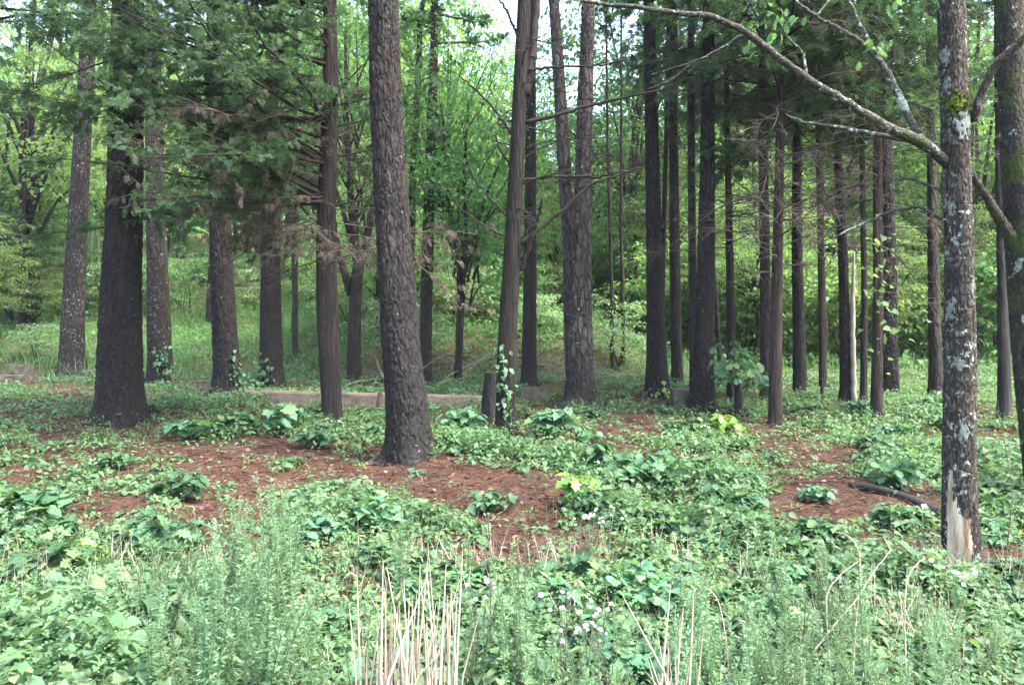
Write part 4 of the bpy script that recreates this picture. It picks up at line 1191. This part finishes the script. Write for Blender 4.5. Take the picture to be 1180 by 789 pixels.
# fine narrow-leaved weeds threaded through the creepers
g = Geo()
x, y, r = wedge(15000, 2.8, 15, 23)
m, u, v = cover_mask(x, y)
k = r.random(len(x)) < (.12 + .8 * sst(.4, .7, fbm(x * 1.7, y * 1.7, 71, 3))) * np.maximum(m, .12)
x, y = x[k], y[k]
h = r.uniform(.06, .30, len(x)) * np.where(y < 6, 1.25, .8)
leaf_cover(g, x, y, r, h, r.uniform(.025, .06, len(x)), 14, NARROW_W, .07, .45)
stuff('small_weeds', g, FINE, 'small narrow-leaved weeds mixed into the creepers', 'weeds')

# undergrowth on the rising ground farther back
g = Geo()
x, y, r = wedge(52000, 21, 60, 3, 1.2)
m, u, v = cover_mask(x, y)
keep = r.random(len(x)) < np.where((u > 100) & (u < 390), .35, 1.0) * m
x, y = x[keep], y[keep]
h = (.15 + .6 * fbm(x * .6, y * .6, 47, 2)) * r.uniform(.4, 1.1, len(x))
leaf_cover(g, x, y, r, h, r.uniform(.10, .18, len(x)), 6, KITE, .25)
stuff('undergrowth', g, LEAF_MID, 'low leafy undergrowth on the slope below the far wood', 'undergrowth')

# grass: thin blades near, taller bright grass on the left slope
g = Geo()
def blades(x, y, r, h, wd):
    n = len(x); z = ground(x, y)
    g.scat(strip_leaf([0, .35, 1], [0, .5, 0], .1, .0), np.stack([x, y, z - .02], 1),
           orient(r.uniform(0, 6.28, n), r.normal(1.2, .22, n), r.uniform(0, 6, n)), np.stack([h, np.full(n, wd), np.full(n, .05)], 1))
x, y, r = wedge(14000, 2.6, 9, 4)
m, u, v = cover_mask(x, y)
k = (r.random(len(x)) < .55 * m + .6 * ((u > 100) & (u < 320) & (v > 640) & (v < 760))) 
blades(x[k], y[k], r, r.uniform(.10, .28, k.sum()), .006)
x, y, r = wedge(22000, 9, 20, 6)
m, u, v = cover_mask(x, y)
k = r.random(len(x)) < .28 * m
blades(x[k], y[k], r, r.uniform(.10, .28, k.sum()), .010)
x, y, r = wedge(60000, 19, 46, 5, 1.1)
m, u, v = cover_mask(x, y)
k = (r.random(len(x)) < .9 * ((u > -20) & (u < 420)) * m + .25 * m)
blades(x[k], y[k], r, r.uniform(.25, .7, k.sum()), .022)
stuff('grass', g, GRASS, 'thin bright green grass among the creepers and on the far slope', 'grass')

# last year's dry grass in the bank
g = Geo()
x, y, r = wedge(5200, 2.7, 6.2, 14)
k = r.random(len(x)) < .25 + .75 * sst(.5, .65, fbm(x * 1.3, y * 1.3, 61, 2))
blades(x[k], y[k], r, r.uniform(.12, .42, k.sum()), .005)
stuff('dry_grass', g, STRAW, "last year's fine dry grass between the foreground weeds", 'dry grass')

# fallen pine needles on the bare patches
g = Geo()
x, y, r = wedge(90000, 4.5, 16, 7, 1.1)
n = len(x)
g.scat(strip_leaf([0, .5, 1], [0, .5, 0], .3, .1), np.stack([x, y, ground(x, y) + r.uniform(.004, .03, n)], 1),
       orient(r.uniform(0, 6.28, n), r.normal(0, .14, n), r.uniform(-.6, .6, n)), np.stack([r.uniform(.10, .22, n), np.full(n, .0055), np.full(n, .02)], 1))
stuff('needle_litter', g, NEEDLE, 'fallen red-brown pine needles covering the bare ground', 'pine needles')

# fallen leaves, bark chips and short twigs on the needles
g = Geo()
x, y, r = wedge(8500, 3.5, 17, 17, 1.1)
n = len(x)
g.scat(OVATE, np.stack([x, y, ground(x, y) + r.uniform(.01, .035, n)], 1), orient(r.uniform(0, 6.28, n), r.normal(0, .3, n), r.normal(0, .5, n)), r.uniform(.025, .075, n))
for k in range(700):
    yy_ = math.sqrt(r.uniform(4.5**2, 15**2)); xx_ = r.uniform(-1, 1) * yy_ * .66
    P = bough((xx_, yy_, 0), r.uniform(0, 6.28), 0, r.uniform(.08, .5), r, 5, 0, .2)
    P[:, 2] = ground(P[:, 0], P[:, 1]) + .012
    g.tube(P, np.linspace(r.uniform(.003, .008), .002, 6), 4, False)
stuff('leaf_litter', g, LITTER, 'dead brown leaves, bark chips and twigs strewn over the needles', 'leaf litter')

# ---------------------------------------------------------------- single plants
def clump_mesh(seed, n_st, R_, H, leaf, per, tpl, mat, stem=True):
    """a low clump: stems fan out of one root, leaves at their tops. Returns (foliage mesh, stem mesh)"""
    r = rng_(seed); g = Geo(); s = Geo()
    for k in range(n_st):
        a = r.uniform(0, 6.28); q = math.sqrt(r.random()) * R_
        tip = np.array([math.cos(a) * q, math.sin(a) * q, H * (1 - .45 * (q / R_)**2) * r.uniform(.7, 1.1)])
        P = smooth_path([(0, 0, -.03), tip * .5 + np.array([0, 0, H * .15]), tip], 6)
        s.tube(P, np.linspace(.005, .002, 6), 4, False)
        az = r.uniform(0, 6.28, per)
        t = r.uniform(.55, 1, per)
        base = P[np.clip((t * 5).astype(int), 0, 5)] + r.normal(0, .012, (per, 3))
        g.scat(tpl, base, orient(az, r.normal(-.2, .3, per), r.normal(0, .35, per)), leaf * r.uniform(.65, 1.3, per))
    return g.mesh('leaves', mat), s.mesh('stems', TWIG)
CL = {'oak': [clump_mesh(500 + k, 16, .34, .34, .125, 7, LOBED, COVER2) for k in range(3)],
      'vine': [clump_mesh(520 + k, 20, .34, .26, .085, 8, HEART, COVER2) for k in range(3)],
      'creeper': [clump_mesh(540 + k, 18, .32, .24, .095, 7, OVATE, COVER2) for k in range(3)],
      'grape': [clump_mesh(560 + k, 16, .36, .36, .11, 7, GRAPE, COVER2) for k in range(2)],
      'yellow': [clump_mesh(580 + k, 13, .28, .30, .12, 7, LOBED, COVER3) for k in range(2)]}
def put_plant(kind, x, y, sc, rz, label, name, cat, group=None, meshes=None):
    lm, sm = meshes or CL[kind][int(abs(x * 977 + y * 313)) % len(CL[kind])]
    t = thing(name, label, cat, (x, y, g1(x, y)), group, rz)
    for nm, me in (('leaves', lm), ('stems', sm)):
        o = link(nm, me, t); o.scale = (sc, sc, sc)
    return t
rp = rng_(9)
known = [('oak', 185, 640, 1.2, 'big dark oak sprout mound below the left needle patch'),
    ('oak', 75, 668, 1.1, 'pale lobed oak sprout near the left edge'),
    ('grape', 45, 610, 1.2, 'broad leaved sprout beside the thin black stick'),
    ('vine', 225, 505, 1.3, 'leafy clump right of the thick black pine foot'),
    ('vine', 270, 500, 1.35, 'leafy clump in front of the grey striped pine'),
    ('grape', 325, 500, 1.3, 'leafy mound in front of the kerb end pine'),
    ('creeper', 430, 505, 1.1, 'small leafy clump left of the largest pine trunk'),
    ('oak', 535, 500, 1.25, 'oak sprout patch between largest pine and charred stump'),
    ('yellow', 668, 585, 1.25, 'yellow-green lobed oak sprout in the middle of the slope'),
    ('oak', 735, 560, 1.3, 'blue-green oak sprout right of the yellow-green sprout'),
    ('oak', 700, 545, 1.15, 'dark leafy sprout above the yellow-green sprout'),
    ('creeper', 560, 590, 1.0, 'small dark sprout on the needles right of largest pine'),
    ('grape', 425, 598, .9, 'leafy sprout below the foot of the largest pine'),
    ('yellow', 95, 655, .8, 'light green sprout at the left needle edge'),
    ('vine', 845, 600, 1.2, 'heart leaved clump left of the right needle patch'),
    ('oak', 1035, 565, 1.1, 'leafy sprout just above the blackened log'),
    ('creeper', 1030, 610, 1.1, 'broad leaved sprout below the blackened log'),
    ('vine', 1150, 590, 1.3, 'heart leaved vine clump right of the scarred oak foot'),
    ('oak', 1010, 530, 1.1, 'green sprout mound beside the short charred stick'),
    ('grape', 640, 500, 1.2, 'leafy clump below the splayed foot pine'),
    ('grape', 730, 705, .95, 'large dark leaved clump behind the white flowers'),
    ('vine', 800, 500, 1.1, 'pale leafy clump below the grooved pine'),
    ('yellow', 835, 500, 1.1, 'pale yellow-green clump in front of the oak sapling'),
    ('creeper', 130, 540, 1.0, 'leafy sprout over the dark bent stick'),
    ('oak', 215, 575, 1.0, 'dark sprout mound on the upper left needles')]
for kind, px, py, sc, lab in known:
    x, y = px_ground(px, py)
    put_plant(kind, x, y, sc, rp.uniform(0, 6.28), lab, {'oak': 'oak_sprout', 'yellow': 'oak_sprout'}.get(kind, 'leafy_plant'), 'plant')
cnt = 0
while cnt < 230:
    y = math.sqrt(rp.uniform(3.4**2, 13.5**2)) if cnt < 150 else rp.uniform(3.2, 6.2); x = rp.uniform(-1, 1) * y * .66
    m, u, v = cover_mask(np.array([x]), np.array([y]))
    if rp.random() > m[0] ** 2 * 1.2: continue
    kind = rp.choice(['oak', 'vine', 'vine', 'creeper', 'grape', 'creeper'])
    put_plant(kind, x, y, rp.uniform(.38, .95), rp.uniform(0, 6.28),
              {'oak': 'small lobed-leaf oak sprout among the forest floor creepers', 'vine': 'small heart-leaved plant among the forest floor creepers',
               'creeper': 'small oval-leaved plant among the forest floor creepers', 'grape': 'small broad-leaved plant among the forest floor creepers'}[kind],
              'oak_sprout' if kind == 'oak' else 'leafy_plant', 'plant',
              {'oak': 'small oak sprouts', 'vine': 'small heart-leaved plants', 'creeper': 'small oval-leaved plants', 'grape': 'small broad-leaved plants'}[kind])
    cnt += 1

# feathery weeds
def feather_mesh(seed, n_st, H, spread):
    r = rng_(seed); g = Geo(); s = Geo()
    for k in range(n_st):
        a = r.uniform(0, 6.28); q = r.uniform(.2, 1) * spread; h = H * r.uniform(.65, 1.1)
        P = smooth_path([(r.normal(0, .02), r.normal(0, .02), -.03), (math.cos(a) * q * .4, math.sin(a) * q * .4, h * .5), (math.cos(a) * q, math.sin(a) * q, h)], 12)
        s.tube(P, np.linspace(.004, .0015, 12), 4, False)
        n = int(150 * h / .7)
        t = r.uniform(.12, 1, n) ** .8 * 11; i0 = np.minimum(t.astype(int), 10)
        B = P[i0] + (P[i0 + 1] - P[i0]) * (t - i0)[:, None]
        L = (.052 - .026 * t / 11) * r.uniform(.7, 1.2, n)
        g.scat(strip_leaf([0, .5, 1], [0, .5, 0], .2, .15), B, orient(r.uniform(0, 6.28, n), r.normal(.45, .3, n), r.normal(0, .5, n)), np.stack([L, L * .26, L * .5], 1))
    return g.mesh('leaves', FEATHER), s.mesh('stems', FEATHER)
FE = [feather_mesh(600 + k, 4 + k % 3, .62 + .06 * k, .16) for k in range(5)]
def weed_at(px, d): return ((px - 590) / FPX * d, d)
wl = []
for k in range(112):
    zone = rp.choice(4, p=[.34, .38, .14, .14])
    if zone == 0: px, d = rp.normal(270, 58), rp.uniform(3.3, 5.0)
    elif zone == 1: px, d = rp.normal(960, 105), rp.uniform(3.1, 4.3)
    elif zone == 2: px, d = rp.uniform(-40, 1230), rp.uniform(2.9, 3.6)
    else: px, d = rp.uniform(560, 860), rp.uniform(3.0, 4.0)
    if 420 < px < 530 and d < 3.5: continue
    x, y = weed_at(px, d)
    sc_ = rp.uniform(.5, 1.05) * (.72 if px > 1050 else 1) * (1.15 if zone == 0 else 1)
    wt = put_plant(None, x, y, sc_, rp.uniform(0, 6.28), 'feathery pale green weed standing in the foreground bank', 'feathery_weed', 'weed', 'feathery weeds of the foreground bank', FE[rp.integers(0, 5)])
    wt.rotation_euler = (rp.normal(0, .13), rp.normal(0, .13), rp.uniform(0, 6.28))

# dry straw clumps
def straw(px, d, n, w_, hr, label, seed, lean=.1):
    x, y = weed_at(px, d); r = rng_(seed); g = Geo(); z = g1(x, y)
    for k in range(n):
        a = r.uniform(0, 6.28); q = math.sqrt(r.random()) * w_ / 2
        b = np.array([math.cos(a) * q, math.sin(a) * q * .6, -.03]); h = r.uniform(*hr) * (r.random() < .8 or .6)
        tip = b + np.array([r.normal(0, lean) * h, r.normal(0, lean) * h, h])
        mid = (b + tip) / 2 + r.normal(0, .022, 3) * h
        if r.random() < .25: tip = tip + np.array([r.normal(0, .1), r.normal(0, .1), -.06]) * h
        P = smooth_path([b, mid, tip], 8)
        g.tube(P, np.array([.0065, .0068, .0065, .006, .0055, .0045, .003, .001]) * r.uniform(.6, 1.1), 4, False)
        if r.random() < .45:   # loose sheath
            j = r.integers(2, 5); S = bough(P[j], r.uniform(0, 6.28), 1.1, r.uniform(.08, .25), r, 4, -.6, .15)
            g.tube(S, np.linspace(.0035, .0008, 5), 3, False)
    o = obj('straw_clump', g, STRAW); o.location = (x, y, z)
    return tag(o, label, 'dry grass')
straw(470, 3.15, 95, .38, (.5, 1.0), 'wide clump of upright dry straw stalks at the bottom centre', 701, .045)
straw(778, 3.1, 24, .13, (.45, .88), 'narrower dry straw clump right of the white flowers', 702, .10)
straw(205, 3.0, 5, .12, (.35, .6), 'few dry straw stalks in front of the left feathery weeds', 703, .12)
straw(905, 3.1, 12, .25, (.35, .6), 'loose dry straw wisps left of the arching canes', 704, .3)

# arching dead canes and tall thin stalks
CANE = plain('dry_cane_skin', [(.13, .105, .075), (.25, .21, .16), (.38, .34, .27)], .8, .2, 30)
def cane(pts, d, label, seed, mat=CANE, name='dry_cane', d1=None):
    x, y = weed_at(pts[0][0], d); z = g1(x, y); g = Geo()
    px_limb(g, [(a, b, c * .5) for a, b, c in pts], d, d1 or d + .15, 6, 40, (x, y, z), .0008, seed, .15)
    o = obj(name, g, mat); o.location = (x, y, z)
    return tag(o, label, 'dry stalk')
cane([(905, 830, 4), (930, 760, 4), (965, 715, 4), (988, 690, 3), (1005, 660, 3), (1027, 633, 2)], 3.5, 'long slanting dry cane crossing the right foreground', 1)
cane([(982, 800, 3), (986, 720, 3), (992, 660, 3), (990, 630, 3), (978, 615, 2), (960, 612, 2)], 3.6, 'dry cane arching over to the left with hooked tip', 2)
cane([(1046, 830, 4), (1044, 760, 4), (1042, 700, 3), (1045, 665, 3), (1055, 650, 3), (1066, 642, 2)], 3.4, 'dry cane bending right at its tip before the scarred oak', 3)
cane([(958, 800, 3), (952, 710, 3), (953, 680, 2), (970, 660, 2), (990, 646, 2)], 3.5, 'thin arching cane left of the hooked cane', 4)
cane([(842, 800, 3), (836, 730, 3), (828, 690, 2), (815, 675, 2), (800, 690, 2)], 3.3, 'thin curved dry cane beside the narrower straw clump', 5)
def stalk(px, d, h, label, seed, lean=.03, side=26):
    x, y = weed_at(px, d); z = g1(x, y); r = rng_(seed); g = Geo()
    P = smooth_path([(0, 0, -.03), (r.normal(0, lean), 0, h * .5), (r.normal(0, lean), r.normal(0, lean), h)], 14)
    g.tube(P, np.linspace(.0045, .0015, 14), 5, False)
    for k in range(side):
        i = r.integers(4, 13); S = bough(P[i], r.uniform(0, 6.28), r.uniform(.5, 1.1), r.uniform(.05, .2) * (1.4 - i / 14), r, 3, .2, .15)
        g.tube(S, np.linspace(.002, .0007, 4), 3, False)
    o = obj('dry_stalk', g, TWIG); o.location = (x, y, z)
    return tag(o, label, 'dry stalk')
stalk(610, 4.0, 1.12, 'tall grey dead weed stalk rising in the middle foreground', 801)
stalk(568, 4.1, .85, 'thin grey dead stalk left of the tall middle stalk', 802, .02, 6)
stalk(655, 3.6, .6, 'short branching dead stalk right of the tall middle stalk', 803, .04, 40)
stalk(690, 3.4, .5, 'bushy low dead stalk below the white flowers', 804, .08, 46)
stalk(930, 3.5, .62, 'dead twiggy stalk among the right feathery weeds', 805, .06, 30)
stalk(1155, 5.6, 1.3, 'hanging dry stem beside the mossy tree', 806, .05, 14)

# white daisy-like flowers
def flower_stems(seed, n, H, spread):
    r = rng_(seed); s = Geo(); tips = []
    for k in range(n):
        a = r.uniform(0, 6.28); q = math.sqrt(r.random()) * spread
        tip = np.array([math.cos(a) * q, math.sin(a) * q, H * r.uniform(.8, 1.1)])
        s.tube(smooth_path([(0, 0, -.02), tip * .6 + (0, 0, .05), tip], 7), np.linspace(.003, .001, 7), 4, False)
        tips.append(tip)
    return s.mesh('stems', FEATHER), tips
FLW = [flower_stems(900 + k, 7 + 3 * k, .5, .13) for k in range(3)]
def head_meshes():
    p = Geo(); m = 26; az = np.arange(m) * 2 * PI / 13
    p.scat(strip_leaf([0, .6, 1], [0, .5, 0], .1, .1), np.zeros((m, 3)), orient(az, np.where(np.arange(m) < 13, -.35, .35), np.zeros(m)), np.stack([np.full(m, .0165), np.full(m, .008), np.full(m, .01)], 1))
    e = Geo(); th = np.arange(8) * PI / 4
    e.add(np.vstack([np.stack([np.cos(th) * .006, np.sin(th) * .006, np.full(8, .006)], 1), [[0, 0, .011]]]), None, [(i, (i + 1) % 8, 8) for i in range(8)])
    return p.mesh('flower_head', PETAL), e.mesh('flower_centre', YELLOW)
HEAD, CENTRE = head_meshes()
def flowers(px, py, d, label, k):
    P = px_at(px, py, d); x, y = P[0], P[1]; z = g1(x, y)
    t = thing('white_wildflower', label, 'wildflower', (x, y, z), None, k * 1.7)
    s = max(.25, (P[2] - z) / .5); sm, tips = FLW[k % 3]; r = rng_(int(px))
    link('stems', sm, t).scale = (1, 1, s)
    for tip in tips:
        h = link('flower_head', HEAD, t, (tip[0], tip[1], tip[2] * s)); h.rotation_euler = (r.normal(.3, .35), r.normal(0, .35), r.uniform(0, 6))
        f = r.uniform(.55, .9); h.scale = (f, f, f)
        link('flower_centre', CENTRE, h)
    return t
flowers(685, 690, 3.9, 'white daisies with small round heads, highest of the foreground cluster', 1)
flowers(675, 718, 3.7, 'white daisies with small round heads, lowest of the foreground cluster', 2)
flowers(642, 690, 3.9, 'white daisies just left of the foreground cluster', 0)
flowers(555, 678, 4.1, 'small white flowers right of the straw clump', 0)
flowers(680, 592, 5.9, 'white flower spray beside the yellow-green oak sprout', 2)
flowers(700, 588, 6.0, 'white flower heads at right end of the middle slope spray', 0)
flowers(810, 490, 10.5, 'pale white blossoms below the grooved pine', 2)
flowers(1062, 585, 6.3, 'tiny white flowers in front of the blackened log', 0)
flowers(1098, 652, 4.7, 'tiny white flowers below the bare wood scar', 1)

# vines on stems: leaves pressed round a trunk
def vine(key, z0, z1, n, leaf, label, seed, mat, tpl=OVATE, aspread=1.3, out=.05, a0=-PI / 2):
    _, loc, (zs, xs, ys, rs) = T[key]; r = rng_(seed); s = Geo(); g = Geo()
    t = thing('climbing_vine', label, 'vine', (loc[0], loc[1], loc[2]))
    zz = np.linspace(-.02 if z0 < .3 else z0, z1, 24); aa = a0 + .5 * np.sin(zz * 3 + seed) * aspread
    rr = np.interp(zz, zs, rs) + .015 + .5 * np.interp(zz, zs, rs) * np.exp(-zz * 5)
    P = np.stack([np.interp(zz, zs, xs) + rr * np.cos(aa), np.interp(zz, zs, ys) + rr * np.sin(aa), zz], 1)
    s.tube(P, .005, 5, False)
    z = r.uniform(z0, z1, n); k = np.interp(z, zz, np.arange(24)).astype(int)
    B = P[k] + r.normal(0, out, (n, 3)) * [1, .6, 1]
    B[:, 1] -= out * .7
    az = r.normal(-PI / 2, 1.1, n)
    g.scat(tpl, B, orient(az, r.normal(-.45, .35, n), r.normal(0, .4, n)), leaf * r.uniform(.6, 1.3, n))
    obj('stem', s, TWIG, t); obj('leaves', g, mat, t)
    return t
vine('t580', .15, 1.25, 75, .085, 'green creeper climbing the scorched foot of bare limbed cedar', 1, COVER2, OVATE, .8, .07)
vine('t180', .05, .85, 90, .10, 'green creeper climbing right side of slender flecked pine', 2, COVER2, OVATE, .4, .10, -.5)
vine('t258', .1, .75, 60, .09, 'ivy creeping up right side of the grey striped pine', 3, COVER2, OVATE, .4, .07, -.4)
vine('t312', .1, .45, 60, .10, 'round ivy tuft at the foot of the kerb end pine', 4, COVER2, HEART, 1.0, .13)
vine('t1010', 1.0, 2.9, 80, .10, 'grape vine with large light leaves on the reddish cedar', 5, LEAF_BRIGHT, GRAPE, 1.5, .22)
vine('t755', .02, .2, 30, .09, 'small creeper at the foot of dark pine by the stub', 6, COVER3, OVATE, 1.2, .10)
vine('t1079', .02, .2, 20, .09, 'small green sprig at foot of pine beside lichen oak', 8, COVER3, OVATE, 1.2, .08)
# oak sapling on the broken stub
x, y = px_ground(848, 478)
t = thing('oak_sapling', 'leafy oak sapling around the short broken brown stub', 'sapling', (x, y - .15, g1(x, y - .15)))
gg, c = crown_geo(58, 16, .42, .95, .13, 13, tpl=LOBED, rcl=(.12, .25))
obj('crown', gg, COVER2, t, loc=(0, 0, .35))
s = Geo()
for q in c: s.tube(smooth_path([(0, 0, -.03), q * .4 + (0, 0, .35), q + (0, 0, .35)], 6), np.linspace(.01, .003, 6), 4, False)
obj('stems', s, TWIG, t)
# pale shrubs one can point to
xs_, ys_ = px_ground(40, 415)
put_tree(SH['p'][0], xs_, ys_, .55, 1.0, 'whitish twiggy shrub on red soil left of the flecked pine', None, .05, 'shrub', 'shrub')
xs_, ys_ = px_ground(712, 425)
put_tree(SH['p'][1], xs_, ys_, .8, 2.0, 'pale green shrub right of the splayed foot pine', None, .1, 'shrub', 'shrub')
xs_, ys_ = px_ground(470, 425)
put_tree(SH['p'][0], xs_, ys_, 1.0, 3.0, 'pale green shrub on the bank right of the largest pine', None, .1, 'shrub', 'shrub')
print('background trees', bgn)

# ---------------------------------------------------------------- faint haze volume, added to lift the darks at the back
hz = bpy.data.materials.new('haze'); hz.use_nodes = True
hn = hz.node_tree; hn.nodes.clear()
ho = hn.nodes.new('ShaderNodeOutputMaterial'); pv = hn.nodes.new('ShaderNodeVolumePrincipled')
pv.inputs['Density'].default_value = .0003; pv.inputs['Color'].default_value = (.9, .95, 1, 1)
hn.links.new(pv.outputs[0], ho.inputs['Volume'])
hg = Geo(); x0, x1, y0, y1, z0, z1 = -425, 425, -65, 605, -3.5, 75
hg.add([(x0,y0,z0),(x1,y0,z0),(x1,y1,z0),(x0,y1,z0),(x0,y0,z1),(x1,y0,z1),(x1,y1,z1),(x0,y1,z1)], [(0,3,2,1),(4,5,6,7),(0,1,5,4),(1,2,6,5),(2,3,7,6),(3,0,4,7)])
stuff('haze', hg, hz, 'faint pale haze added in the wood to lighten its dark background', 'haze', False)
